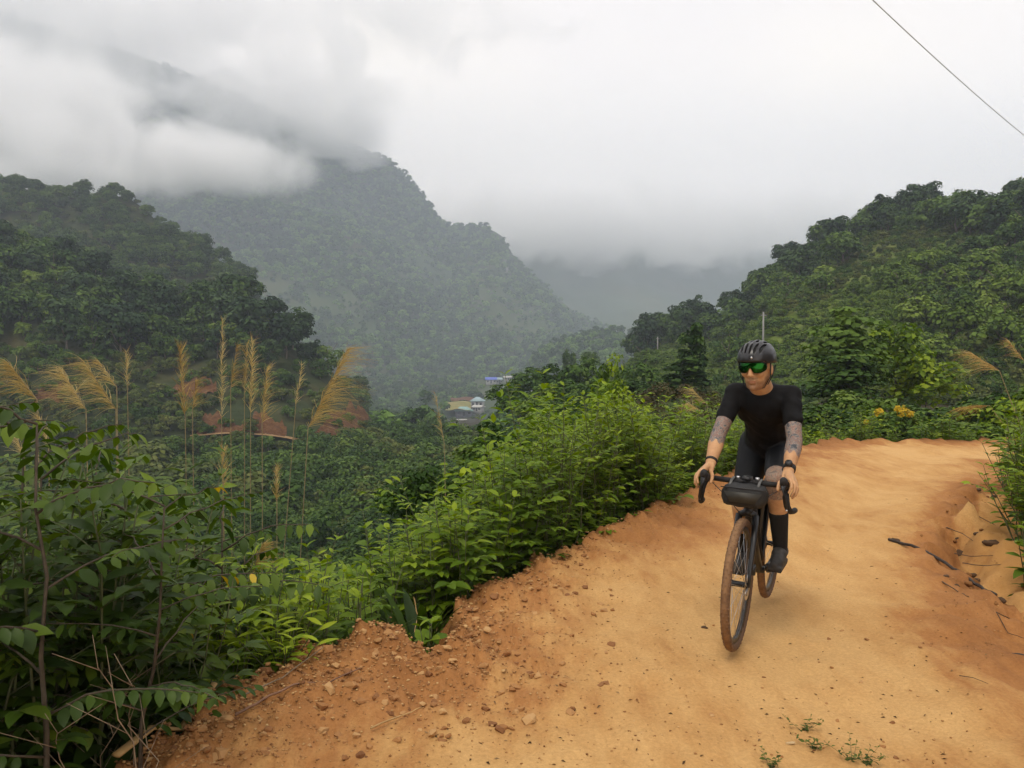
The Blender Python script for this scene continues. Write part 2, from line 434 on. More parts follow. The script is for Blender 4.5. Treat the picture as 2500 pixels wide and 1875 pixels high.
M_HILL = hill_mat('forest floor', [(0.020, 0.030, 0.010), (0.034, 0.045, 0.016), (0.06, 0.055, 0.022)], 0.12)
M_MOUNT = hill_mat('mountain slope', [(0.030, 0.050, 0.018), (0.045, 0.068, 0.024), (0.068, 0.072, 0.030)], 0.012, rock=(0.26, 0.25, 0.23))
M_RHILL = hill_mat('grassy slope', [(0.065, 0.105, 0.018), (0.105, 0.150, 0.028), (0.145, 0.160, 0.042)], 0.07)

H_MOUNT = Hill([(-900, -480, 1350), (-400, -160, 1300), (0, 15, 1260), (150, 60, 1240), (350, 130, 1220), (600, 225, 1200), (800, 305, 1190), (905, 365, 1180), (935, 368, 1180), (985, 408, 1175), (1030, 455, 1170), (1068, 518, 1165), (1095, 545, 1162), (1125, 543, 1160), (1185, 538, 1160), (1225, 560, 1150), (1255, 612, 1140), (1310, 672, 1120), (1400, 745, 1080), (1500, 800, 1040), (1650, 860, 1000)],
               [(-900, 880, 560), (0, 900, 580), (500, 920, 620), (900, 950, 640), (1100, 975, 660), (1300, 940, 700), (1650, 900, 760)], tree=7, amp=26, wav=0.006, prof=1.15, rid=1.0, seed=2.0, calm=.85)
H_FAR = Hill([(900, 560, 1680), (1150, 600, 1680), (1300, 560, 1700), (1480, 545, 1720), (1600, 580, 1720), (1750, 590, 1720), (2000, 620, 1720), (2600, 640, 1720)],
             [(900, 880, 1150), (2600, 860, 1150)], tree=5, amp=22, wav=0.005, prof=1.1, rid=0.6, seed=9.0, back=0.5)
H_SMALL = Hill([(1266, 915, 640), (1300, 868, 620), (1340, 822, 600), (1420, 797, 590), (1500, 788, 580), (1570, 796, 570), (1660, 830, 560), (1760, 850, 560)],
               [(1266, 945, 540), (1400, 930, 480), (1760, 910, 450)], tree=6, amp=4, wav=0.02, seed=4.0)
H_LMID = Hill([(-700, 330, 300), (-200, 395, 290), (0, 425, 280), (70, 440, 278), (150, 462, 275), (230, 462, 272), (320, 470, 268), (390, 505, 264), (470, 545, 260), (560, 598, 255), (610, 640, 250), (650, 690, 246), (690, 745, 242), (725, 800, 238), (790, 880, 234), (900, 960, 230)],
              [(-700, 830, 175), (0, 870, 175), (400, 930, 175), (600, 980, 178), (720, 1010, 180), (900, 1030, 190)], tree=4.5, amp=5, wav=0.03, prof=1.0, rid=0.5, seed=6.0)
H_LEFT = Hill([(-700, 470, 165), (-200, 505, 160), (0, 528, 155), (70, 545, 152), (140, 585, 150), (250, 640, 148), (330, 655, 146), (420, 688, 144), (520, 684, 142), (600, 690, 140), (650, 722, 138), (720, 775, 136), (800, 830, 134), (860, 872, 132), (905, 925, 131), (950, 985, 130), (1010, 1035, 130)],
              [(-700, 1060, 92), (0, 1075, 95), (300, 1080, 98), (480, 1066, 102), (800, 1078, 106), (900, 1085, 112), (1010, 1095, 118)], tree=6.0, amp=1.6, wav=0.06, prof=1.05, seed=1.0)
H_RIGHT = Hill([(1480, 905, 190), (1550, 842, 185), (1600, 792, 182), (1690, 742, 180), (1740, 735, 178), (1800, 712, 176), (1832, 690, 174), (1856, 640, 172), (1900, 612, 170), (1960, 590, 168), (2030, 545, 165), (2080, 515, 163), (2140, 495, 160), (2230, 478, 156), (2340, 462, 150), (2420, 468, 146), (2500, 432, 142), (2800, 380, 130), (3300, 330, 120)],
               [(1480, 925, 120), (1550, 930, 105), (1700, 955, 85), (1900, 985, 70), (2200, 1000, 62), (2500, 1000, 58), (3300, 1000, 50)], tree=5.5, amp=2.6, wav=0.045, prof=1.0, rid=0.8, seed=3.0)
H_MOUNT.mesh('mountain', M_MOUNT, 260, 150)
H_FAR.mesh('far_hill', M_MOUNT, 120, 70)
H_SMALL.mesh('valley_hill', M_MOUNT, 80, 50)
H_LMID.mesh('left_ridge', M_HILL, 160, 90)
H_LEFT.mesh('left_hill', M_HILL, 200, 110)
H_RIGHT.mesh('right_hill', M_RHILL, 200, 110)
# valley floor reaching to the horizon
vx = np.linspace(-2240, 2240, 120); vy = np.linspace(300, 2010, 120)
VX, VY = np.meshgrid(vx, vy, indexing='ij')
VZ = -32 + np.clip((VY - 480) * 0.075, -1.5, 16) + 1.2 * fbm(VX * 0.02, VY * 0.02, 3) + np.clip((VY - 2500) * 0.01, 0, 70)
tag(link('valley_floor', mesh_np('valley_floor', np.stack([VX, VY, VZ], -1).reshape(-1, 3), grid_faces(120, 120)[:, ::-1], [M_MOUNT], True)), kind='structure')
# ------------------------------------------------------------------ tree crowns
def quads(cent, nrm, size, asp=1.0, rng=RNG, bend=0.25):
    """leaf clumps: little folded diamonds at cent facing nrm; returns v (n*4,3), f"""
    n = len(cent)
    nrm = nrm / (np.linalg.norm(nrm, axis=1, keepdims=True) + 1e-9)
    a = np.cross(nrm, rng.normal(size=(n, 3))); a /= np.linalg.norm(a, axis=1, keepdims=True) + 1e-9
    b = np.cross(nrm, a)
    s = np.broadcast_to(size, (n,))[:, None] * 0.5
    v = np.stack([cent - a * s - nrm * s * bend, cent - b * s * asp * 0.8, cent + a * s - nrm * s * bend, cent + b * s * asp * 0.8 + nrm * s * 0.15], 1)
    f = np.arange(n * 4).reshape(n, 4)
    return v.reshape(-1, 3), f
def crown_mesh(name, mat, rad=(2.6, 2.6, 2.3), zc=3.2, clumps=24, per=45, leaf=0.42, seed=0, layered=0.0, narrow=0.0):
    rng = np.random.default_rng(seed)
    V = []; T = []
    rad = np.array(rad)
    for k in range(clumps):
        d = rng.normal(size=3); d /= np.linalg.norm(d); d[2] = abs(d[2]) if rng.random() < 0.62 else -abs(d[2]) * 0.8
        rr_ = 0.45 + 0.55 * rng.random() ** 0.6
        c = d * rad * rr_ * np.array([0.8, 0.8, 0.85])
        if narrow: c[:2] *= 1 - narrow * np.clip((c[2] / rad[2] + 1) / 2, 0, 1)
        cr_ = rad.mean() * rng.uniform(0.26, 0.46)
        q = rng.normal(size=(per, 3)); q /= np.linalg.norm(q, axis=1, keepdims=True)
        q[:, 2] = np.where(q[:, 2] < -0.55, -q[:, 2], q[:, 2])
        ctr = c + q * cr_ * (0.55 + 0.5 * rng.random((per, 1)) ** 0.5) * np.array([1, 1, 0.75 - 0.45 * layered])
        ctr[:, 2] += zc
        nrm = q * 0.95 + np.array([0, 0, 0.6]) + rng.normal(size=(per, 3)) * 0.22
        v, f = quads(ctr, nrm, leaf * rng.uniform(0.6, 1.25, per), rng=rng)
        V.append(v)
        T.append(np.repeat(np.clip(0.45 + 0.22 * rng.normal() + 0.16 * rng.normal(size=per), 0.02, 0.98), 4))
    v = np.vstack(V)
    return mesh_np(name, v, np.arange(len(v)).reshape(-1, 4), [mat], False, attrs={'tint': np.concatenate(T)})
def trunk_mesh(name, mat, h=3.2, r=0.14, seed=0, limbs=5):
    rng = np.random.default_rng(seed); b = MB()
    z = np.linspace(-0.8, h, 7); pts = np.stack([0.12 * np.cumsum(rng.normal(size=7)) * 0.5, 0.12 * np.cumsum(rng.normal(size=7)) * 0.5, z], -1); pts[:2, :2] *= 0.2
    b.tube(pts, np.linspace(r * 1.25, r * 0.45, 7), 7)
    for k in range(limbs):
        i = rng.integers(2, 6); p0 = pts[i]; a = rng.uniform(0, 6.28); l = h * rng.uniform(0.28, 0.5)
        p = np.array([p0, p0 + [math.cos(a) * l * .45, math.sin(a) * l * .45, l * .35], p0 + [math.cos(a) * l * .9, math.sin(a) * l * .9, l * .9]])
        b.tube(p, [r * .5, r * .34, r * .15], 5)
    return b.mesh(name, [mat])
M_BARK = plain('bark', (0.13, 0.105, 0.08), 0.9, var=0.35, scale=14, bump=0.4)
M_LEAF_DK = leaf_mat('dark canopy leaves', (0.016, 0.040, 0.008), (0.044, 0.088, 0.015), (0.105, 0.170, 0.030), 0.2, 0.6, 0.12, 0.7)
M_LEAF_MD = leaf_mat('green canopy leaves', (0.024, 0.056, 0.009), (0.062, 0.118, 0.018), (0.13, 0.19, 0.034), 0.2, 0.6, 0.12, 0.7)
M_LEAF_OL = leaf_mat('olive scrub leaves', (0.042, 0.062, 0.013), (0.090, 0.120, 0.024), (0.15, 0.165, 0.042), 0.2, 0.6, 0.12)
M_LEAF_BL = leaf_mat('blue green canopy leaves', (0.013, 0.032, 0.012), (0.030, 0.062, 0.020), (0.062, 0.105, 0.034), 0.15, 0.6, 0.12)
M_LEAF_LT = leaf_mat('light canopy leaves', (0.055, 0.100, 0.012), (0.110, 0.175, 0.022), (0.175, 0.24, 0.038), 0.2, 0.6, 0.12, 0.7)

CROWNS = {}
def crown_set(key, mat, n, **kw):
    CROWNS[key] = [crown_mesh('crown', mat, seed=100 * len(CROWNS) + i, **kw) for i in range(n)]
crown_set('dark', M_LEAF_DK, 4, rad=(2.9, 2.9, 2.4), zc=2.9, clumps=30, per=46, leaf=0.56)
crown_set('darktall', M_LEAF_BL, 3, rad=(2.4, 2.4, 3.2), zc=3.6, clumps=30, per=46, leaf=0.54)
crown_set('green', M_LEAF_MD, 4, rad=(2.5, 2.5, 2.1), zc=2.2, clumps=26, per=46, leaf=0.42)
crown_set('lightgreen', M_LEAF_LT, 3, rad=(2.4, 2.4, 2.0), zc=2.1, clumps=26, per=46, leaf=0.5)
crown_set('olive', M_LEAF_OL, 3, rad=(1.7, 1.7, 1.15), zc=1.15, clumps=16, per=44, leaf=0.36)
crown_set('bush', M_LEAF_MD, 3, rad=(1.5, 1.5, 1.0), zc=0.9, clumps=15, per=44, leaf=0.32)
crown_set('bushdark', M_LEAF_DK, 3, rad=(1.6, 1.6, 1.1), zc=1.0, clumps=15, per=44, leaf=0.34)
M_LEAF_FAR = leaf_mat('distant canopy', (0.050, 0.115, 0.016), (0.092, 0.180, 0.026), (0.15, 0.25, 0.045), 0.15, 0.7, 0.1)
crown_set('far', M_LEAF_FAR, 3, rad=(3.6, 3.6, 2.8), zc=2.4, clumps=12, per=12, leaf=2.3)
M_LEAF_FARD = leaf_mat('distant dark canopy', (0.022, 0.058, 0.013), (0.042, 0.092, 0.020), (0.080, 0.14, 0.034), 0.15, 0.7, 0.1)
crown_set('fardark', M_LEAF_FARD, 2, rad=(3.3, 3.3, 3.4), zc=2.9, clumps=12, per=12, leaf=2.3)
crown_set('flank', M_LEAF_LT, 3, rad=(1.5, 1.5, .8), zc=.5, clumps=16, per=44, leaf=.34)
crown_set('gully', M_LEAF_DK, 3, rad=(1.7, 1.7, 1.35), zc=.9, clumps=26, per=62, leaf=.21)
crown_set('gullylight', M_LEAF_MD, 2, rad=(1.5, 1.5, 1.2), zc=.8, clumps=24, per=60, leaf=.20)
TRUNKS = [trunk_mesh('trunk', M_BARK, 3.6, 0.13, s) for s in range(3)]
TRUNKS_S = [trunk_mesh('trunk', M_BARK, 1.3, 0.06, s + 10) for s in range(2)]

def place_tree(name, key, p, sc, label, cat, group, rz=None, sz=1.0, trunk=True):
    o = empty(name, p, random.uniform(0, 6.28) if rz is None else rz)
    o.scale = (sc, sc, sc * sz)
    link('crown', random.choice(CROWNS[key]), o)
    if trunk: link('trunk', random.choice(TRUNKS if key in ('dark', 'darktall', 'green', 'lightgreen') else TRUNKS_S), o)
    return tag(o, label, cat, group)

# scattered masses that nobody could count: one object each, instancing crown meshes on points
def gn_scatter(name, pts, scales, meshes, proto_mats=None):
    """one object: crowns merged on the points (kept light)"""
    me = bpy.data.meshes.new(name)
    me.vertices.add(len(pts)); me.vertices.foreach_set('co', np.asarray(pts, np.float32).ravel())
    a = me.attributes.new('sc', 'FLOAT', 'POINT'); a.data.foreach_set('value', np.asarray(scales, np.float32))
    a = me.attributes.new('rz', 'FLOAT', 'POINT'); a.data.foreach_set('value', RNG.uniform(0, 6.28, len(pts)).astype(np.float32))
    a = me.attributes.new('pick', 'INT', 'POINT'); a.data.foreach_set('value', RNG.integers(0, len(meshes), len(pts)).astype(np.int32))
    o = link(name, me)
    ng = bpy.data.node_groups.new(name + ' scatter', 'GeometryNodeTree')
    ng.interface.new_socket('Geometry', in_out='INPUT', socket_type='NodeSocketGeometry')
    ng.interface.new_socket('Geometry', in_out='OUTPUT', socket_type='NodeSocketGeometry')
    N = ng.nodes; gi = N.new('NodeGroupInput'); go = N.new('NodeGroupOutput')
    join = N.new('GeometryNodeJoinGeometry')
    pk = N.new('GeometryNodeInputNamedAttribute'); pk.data_type = 'INT'; pk.inputs[0].default_value = 'pick'
    sc = N.new('GeometryNodeInputNamedAttribute'); sc.data_type = 'FLOAT'; sc.inputs[0].default_value = 'sc'
    rz = N.new('GeometryNodeInputNamedAttribute'); rz.data_type = 'FLOAT'; rz.inputs[0].default_value = 'rz'
    cx = N.new('ShaderNodeCombineXYZ'); ng.links.new(rz.outputs[0], cx.inputs['Z'])
    for i, m in enumerate(meshes):
        oi = N.new('GeometryNodeObjectInfo'); oi.inputs['Object'].default_value = m; oi.inputs['As Instance'].default_value = True
        ip = N.new('GeometryNodeInstanceOnPoints')
        cmpn = N.new('FunctionNodeCompare'); cmpn.data_type = 'INT'; cmpn.operation = 'EQUAL'
        ng.links.new(pk.outputs[0], cmpn.inputs[2]); cmpn.inputs[3].default_value = i
        ng.links.new(gi.outputs[0], ip.inputs['Points']); ng.links.new(cmpn.outputs[0], ip.inputs['Selection'])
        ng.links.new(oi.outputs['Geometry'], ip.inputs['Instance'])
        ng.links.new(cx.outputs[0], ip.inputs['Rotation']); ng.links.new(sc.outputs[0], ip.inputs['Scale'])
        ng.links.new(ip.outputs[0], join.inputs[0])
    ng.links.new(join.outputs[0], go.inputs[0])
    mod = o.modifiers.new('scatter', 'NODES'); mod.node_group = ng
    return o
# ------------------------------------------------------------------ forests
def sample(h, n, u0, u1, q0, q1, seed, mind=None, ok=None):
    """points on a hill, spread evenly over its surface"""
    rng = np.random.default_rng(seed)
    u = rng.uniform(u0, u1, n * 14); q = rng.uniform(q0, q1, n * 14)
    p = h.point(u, q)
    if ok is not None:
        k = ok(u, q, p); p, u, q = p[k], u[k], q[k]
    if mind is None: return p[:n], u[:n], q[:n]
    keep = []; cell = {}
    for i in range(len(p)):
        a, b = int(p[i, 0] // mind), int(p[i, 1] // mind); good = True
        for da in (-1, 0, 1):
            for db in (-1, 0, 1):
                for j in cell.get((a + da, b + db), ()):
                    if np.hypot(*(p[i, :2] - p[j, :2])) < mind: good = False; break
                if not good: break
            if not good: break
        if good:
            keep.append(i); cell.setdefault((a, b), []).append(i)
            if len(keep) >= n: break
    return p[keep], u[keep], q[keep]

def proj(p):
    """photo pixel of a world point"""
    p = np.asarray(p, float); v = p - np.array([0, 0, CAMZ])
    cp, sp = math.cos(PITCH), math.sin(PITCH)
    dz = v[..., 1] * cp - v[..., 2] * sp; uy = v[..., 1] * sp + v[..., 2] * cp
    return CX + FPX * v[..., 0] / dz, CY - FPX * uy / dz

# --- left hill: dark broadleaf wood above the track, scrub and red banks below it
def left_wood(u, q, p):
    X, Y = proj(p); lim = np.interp(X, [0, 300, 500, 700, 850, 1000], [850, 880, 900, 900, 960, 1060])
    return Y < lim
pts, uu, qq = sample(H_LEFT, 210, -60, 1010, 0.15, 1.03, 21, 3.0, left_wood)
def where(X_, q, a, b, up=(.8, .5)):
    return ('on the crest' if q > up[0] else 'halfway up' if q > up[1] else 'low') + ', ' + ('left end' if X_ < a else 'middle' if X_ < b else 'right end')
for p, u, q_ in zip(pts, uu, qq):
    wh = where(u, q_, 300, 620); kd = {}
    key = random.choices(['dark', 'darktall', 'green', 'lightgreen'], [5, 2, 3, 1])[0]
    place_tree('broadleaf_tree', key, p - [0, 0, 0.3], random.choice([.65, .8, .95, 1.1, 1.25, 1.4]) * random.uniform(.9, 1.1),
               ('tall dark' if key == 'darktall' else 'light green' if key == 'lightgreen' else 'mid green' if key == 'green' else 'dark green') + ' broadleaf tree on the near left hill, ' + wh, 'tree', 'trees of the near left hill, ' + wh)
PROTO_DK = [o.children[0] for o in C.objects if o.name.startswith('broadleaf_tree')][:1]

def proto(key, i):
    return next(o for o in C.objects if o.type == 'MESH' and o.data == CROWNS[key][i])
# a few single trees that stand out, they also carry the crown shapes of the distant woods
FARS = []
for i, (px, py, d, key, sc, lab) in enumerate([
        (1040, 985, 330, 'fardark', 0.9, 'dark rounded tree left of the green roofed houses'),
        (1085, 1000, 380, 'far', 0.8, 'pale green tree at the edge of the yellow field'),
        (1282, 965, 420, 'far', 1.0, 'green tree right of the houses in the valley'),
        (1300, 955, 430, 'fardark', 1.1, 'tall dark tree on the valley side behind the roofs'),
        (1176, 950, 600, 'far', 0.8, 'small green tree below the blue roofed house')]):
    pos = at(px, py, d)
    k = {'far': 0, 'fardark': 0}
    o = empty('valley_tree', pos, i); o.scale = (sc,) * 3
    link('crown', CROWNS[key][i % len(CROWNS[key])], o); link('trunk', TRUNKS[i % 3], o)
    tag(o, lab, 'tree', 'single trees in the valley')
for key in ('far', 'fardark'):
    have = {o.data for o in C.objects if o.type == 'MESH'}
    CROWNS[key] = [m for m in CROWNS[key] if m in have]
FARP = [proto('far', i) for i in range(len(CROWNS['far']))] + [proto('fardark', i) for i in range(len(CROWNS['fardark']))]

pts, uu, qq = sample(H_LEFT, 290, -60, 1010, 0.0, 0.55, 22, 1.7, lambda u, q, p: ~left_wood(u, q, p))
X, Y = proj(pts)
# red earth banks left open beside the track
bare = ((np.abs(X - 470) < 75) & (np.abs(Y - 940) < 40)) | ((X > 500) & (X < 900) & (Y > 985 + 18 * np.sin(X / 40)) & (Y < 1062)) | ((np.abs(X - 110) < 45) & (np.abs(Y - 960) < 26))
pts = pts[~bare | (RNG.random(len(pts)) < .45)]
tp_ = np.stack([H_LEFT.point(np.array(u_), np.array(0.0)) for u_ in np.linspace(360, 900, 46)]) + np.stack([RNG.normal(size=46) * 1.0, -2.6 - RNG.random(46) * 1.5, -1.2 - RNG.random(46) * .6], -1)
pts = np.vstack([pts, tp_])
for p in pts:
    key = random.choices(['olive', 'bush', 'bushdark'], [4, 4, 2])[0]
    X_, Y_ = proj(p); wh = ('above' if Y_ < 1045 else 'below') + ' the far track, ' + ('left end' if X_ < 300 else 'middle' if X_ < 600 else 'right end')
    place_tree('scrub_bush', key, p, random.uniform(0.55, 1.0), {'olive': 'olive green', 'bush': 'mid green', 'bushdark': 'dark green'}[key] + ' scrub bush ' + wh, 'bush', 'scrub ' + wh)

# --- ridge behind: reads as one mass
pts, uu, qq = sample(H_LMID, 1500, -80, 880, 0.0, 1.02, 23, 2.9)
sc = RNG.uniform(0.7, 1.2, len(pts))
BUSHP = [proto(k, i) for k in ('dark', 'green', 'olive') for i in (0, 1)]
o = gn_scatter('left_ridge_forest', pts - [0, 0, 0.3], sc, BUSHP); tag(o, 'hazy green forest covering the ridge behind the left hill', 'forest', kind='stuff')

# --- mountain and valley woods
pts, uu, qq = sample(H_MOUNT, 14000, -60, 1640, 0.0, 1.005, 24, 5.6)
cl = fbm(pts[:, 0] * 0.012, pts[:, 1] * 0.012, 3)
keep = (cl > -0.5) | (RNG.random(len(pts)) < 0.5)
pts = pts[keep]
o = gn_scatter('mountain_forest', pts - [0, 0, 0.8], RNG.uniform(0.7, 1.6, len(pts)) * (0.95 + 0.25 * cl[keep]), FARP)
tag(o, 'misty blue green forest covering the tall mountain', 'forest', kind='stuff')
pts, uu, qq = sample(H_SMALL, 700, 1275, 1740, 0.0, 1.02, 25, 5.0)
o = gn_scatter('valley_hill_forest', pts, RNG.uniform(0.7, 1.1, len(pts)), FARP); tag(o, 'blue green forest on the low hill in the valley', 'forest', kind='stuff')
# valley floor woods between the near gully and the mountain
rng = np.random.default_rng(31)
n = 5200
d = rng.uniform(135, 720, n) ** 1.0; px = rng.uniform(820, 1750, n)
x = (px - CX) / FPX * d
zz = np.where(d < 420, ground_z(x, d), -32 + np.clip((d - 480) * 0.075, -1.5, 16))
pp = np.stack([x, d, zz - 0.4], -1)
X, Y = proj(pp)
field = (d > 400) & (d < 500) & (X > 1050) & (X < 1260)
top = proj(pp + [0, 0, 6])
house = ((X > 1085) & (X < 1260) & (d > 405) & (d < 500)) | ((X > 1175) & (X < 1260) & (d > 500) & (d < 640))
ok = ~field & ~house & ~((X > 1075) & (X < 1200) & (d < 445) & (top[1] < 1026)) & ~((X > 1162) & (X < 1275) & (d < 645) & (top[1] < 952)) & (rng.random(n) < np.clip(d / 400, 0.35, 1))
o = gn_scatter('valley_forest', pp[ok], rng.uniform(0.5, 1.0, ok.sum()), FARP + BUSHP); tag(o, 'green woodland on the valley floor around the houses', 'forest', kind='stuff')

# --- right hill
def rtop(u, q, p):
    X, Y = proj(p)
    # open grassy spur running down to the left
    d1 = (X - 2150) / (1900 - 2150); ys = 660 + d1 * 250
    spur = (X > 1850) & (X < 2200) & (np.abs(Y - ys) < 75 + 20 * np.sin(X / 25))
    flank = (X < 2190) & (Y > np.interp(X, [1500, 1620, 1750, 1900, 2020, 2150, 2200], [730, 730, 765, 775, 725, 650, 610])) & (vnoise(X * .03, Y * .03) > -.45)
    return ~spur & ~flank & ~((np.abs(X - 1862) < 16) & (Y > 770)) & (fbm(p[:, 0] * 0.05, p[:, 1] * 0.05, 2) > -0.55)
pts, uu, qq = sample(H_RIGHT, 290, 1500, 2560, 0.02, 1.02, 26, 3.1, rtop)
X, Y = proj(pts)
for p, X_, q in zip(pts, X, qq):
    up = q > np.interp(X_, [1500, 1900, 2200, 2600], [0.7, 0.62, 0.55, 0.5])
    key = random.choices(['dark', 'darktall', 'green'], [4, 4, 3] if up else [0, 0, 5])[0]
    if not up: key = random.choice(['lightgreen', 'lightgreen', 'green'])
    place_tree('hillside_tree', key, p - [0, 0, 0.3], random.choice([.6, .8, .95, 1.1, 1.25, 1.4]) * (1.0 if up else 0.72),
               {'dark': 'dark green rounded', 'darktall': 'dark green tall', 'green': 'mid green', 'lightgreen': 'light green'}[key] + ' tree ' + ('along the top' if up else 'on the lower slope') + ' of the right hill, ' + ('left end' if X_ < 1850 else 'middle' if X_ < 2200 else 'right end'), 'tree',
               'trees ' + ('along the top' if up else 'on the lower slope') + ' of the right hill, ' + ('left end' if X_ < 1850 else 'middle' if X_ < 2200 else 'right end'))
FLP = []
for i, (px, py, lab) in enumerate([(1980, 800, 'light green bush in the middle of the open slope on the right hill'), (1900, 870, 'light green bush low on the open slope of the right hill'), (2080, 720, 'light green bush high on the open slope of the right hill')]):
    q_ = np.linspace(0, 1, 150); P_ = H_RIGHT.point(np.full(150, float(px)), q_); k_ = int(np.argmin(np.abs(proj(P_)[1] - py))); o = empty('slope_bush', P_[k_], i); FLP.append(link('crown', CROWNS['flank'][i], o)); link('trunk', TRUNKS_S[i % 2], o); tag(o, lab, 'bush', 'bushes on the open slope')
pts, uu, qq = sample(H_RIGHT, 3600, 1480, 2560, 0.0, 1.0, 27, 1.15)
X, Y = proj(pts); fl = (X < 2230) & (Y > np.interp(X, [1500, 1620, 1750, 1900, 2020, 2150, 2200], [740, 740, 775, 785, 735, 660, 620])) & (Y < 960)
o = gn_scatter('open_slope_scrub', pts[fl], RNG.uniform(.35, .75, fl.sum()), FLP); tag(o, 'smooth light green scrub on the open flank of the right hill', 'scrub', kind='stuff')
pts = pts[~fl]
o = gn_scatter('right_hill_scrub', pts, RNG.uniform(0.3, 0.7, len(pts)), [proto(k, i) for k in ('olive', 'bush') for i in (0, 1)] ); tag(o, 'light green scrub and grass carpeting the right hill', 'scrub', kind='stuff')

GULP = []
for i, (px, d_, key, j, lab) in enumerate([(905, 46, 'gully', 0, 'dark rounded bush in the gully left of the thin pale plume'), (820, 52, 'gully', 1, 'dark bush in the gully below the large golden plume'), (980, 60, 'gully', 2, 'dark bush in the gully before the village'), (760, 40, 'gullylight', 0, 'lighter green bush in the gully'), (1040, 50, 'gullylight', 1, 'lighter green bush in the gully below the village')]):
    x_ = (px - CX) / FPX * d_; o = empty('gully_bush', (x_, d_, float(ground_z(x_, d_))), i); o.scale = (1.7,) * 3; GULP.append(link('crown', CROWNS[key][j], o)); link('trunk', TRUNKS_S[i % 2], o); tag(o, lab, 'bush', 'bushes in the gully')
# --- gully between the road and the left hill: bushes nobody could count further off, single ones nearer
rng = np.random.default_rng(33)
n = 2400
d = 22 + 106 * rng.random(n) ** 1.25; px = rng.uniform(-300, 1750, n); x = (px - CX) / FPX * d
z = ground_z(x, d); sl_ = sdist(x, d, L_E)
hz = np.full(n, -99.0)
ok = sl_ > 6
pp = np.stack([x, d, z - 0.2], -1)[ok]
o = gn_scatter('gully_scrub', pp, rng.uniform(0.5, 1.25, len(pp)) ** 1.5 * np.clip(pp[:, 1] / 55, 0.7, 1.5), GULP + [proto('olive', 0), proto('bush', 0)])
tag(o, 'dark green bushes filling the gully below the road', 'scrub', kind='stuff')
# ------------------------------------------------------------------ near plants
M_STEM = plain('green stem', (0.075, 0.085, 0.030), 0.7, var=0.3, scale=20)
M_TWIG = plain('brown twig', (0.060, 0.045, 0.028), 0.85, var=0.35, scale=25)
M_WEED = leaf_mat('weed leaves', (0.030, 0.064, 0.006), (0.112, 0.190, 0.009), (0.30, 0.38, 0.022), 0.3, 0.55, 0.2, 0.3)
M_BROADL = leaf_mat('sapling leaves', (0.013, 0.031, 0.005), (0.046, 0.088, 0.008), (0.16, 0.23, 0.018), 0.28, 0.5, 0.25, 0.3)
M_YELLOWL = leaf_mat('yellow leaves', (0.38, 0.22, 0.015), (0.52, 0.33, 0.02), (0.55, 0.42, 0.05), 0.3, 0.5, 0.3, 0.3)
M_BLADE = leaf_mat('grass blades', (0.035, 0.055, 0.014), (0.085, 0.125, 0.030), (0.20, 0.22, 0.07), 0.25, 0.5, 0.3, 0.3)
M_STRAW = leaf_mat('dry grass', (0.27, 0.17, 0.055), (0.50, 0.36, 0.13), (0.68, 0.55, 0.27), 0.25, 0.7, 0.2, 0.35)
M_BRUSH = leaf_mat('brown scrub leaves', (0.040, 0.034, 0.014), (0.075, 0.060, 0.024), (0.11, 0.11, 0.040), 0.15, 0.7, 0.2, 0.4)
M_FLOWER = leaf_mat('yellow blossom', (0.48, 0.30, 0.01), (0.50, 0.34, 0.015), (0.60, 0.45, 0.04), 0.2, 0.6, 0.2, 0.2)

# leaf blade: 11 points, folded along the midrib
_T = np.array([0.0, 0.22, 0.22, 0.22, 0.5, 0.5, 0.5, 0.8, 0.8, 0.8, 1.0])
_S = np.array([0.0, -0.75, 0, 0.75, -1, 0, 1, -0.55, 0, 0.55, 0.0])
_Z = np.array([0, .22, 0, .22, .26, 0, .26, .16, 0, .16, 0.0])
_F = np.array([(0, 2, 1, 1), (0, 3, 2, 2)])
_FT = np.array([(0, 2, 1), (0, 3, 2), (7, 8, 10), (8, 9, 10)]); _FQ = np.array([(1, 2, 5, 4), (2, 3, 6, 5), (4, 5, 8, 7), (5, 6, 9, 8)])
def leaf_verts(base, d, nrm, L, wid, droop):
    """base, d, nrm (n,3); L, wid, droop (n,) -> (n,11,3)"""
    d = d / (np.linalg.norm(d, axis=1, keepdims=True) + 1e-9)
    s = np.cross(d, nrm); s /= np.linalg.norm(s, axis=1, keepdims=True) + 1e-9
    nn = np.cross(s, d)
    L = np.broadcast_to(L, (len(base),))[:, None]; w_ = np.broadcast_to(wid, (len(base),))[:, None]; dr = np.broadcast_to(droop, (len(base),))[:, None]
    x = _T[None] * L * (1 - 0.25 * dr * _T[None]); y = _S[None] * w_ * L * 0.5; z = _Z[None] * w_ * L * 0.5 - dr * L * 0.55 * _T[None] ** 2
    return base[:, None] + x[..., None] * d[:, None] + y[..., None] * s[:, None] + z[..., None] * nn[:, None]
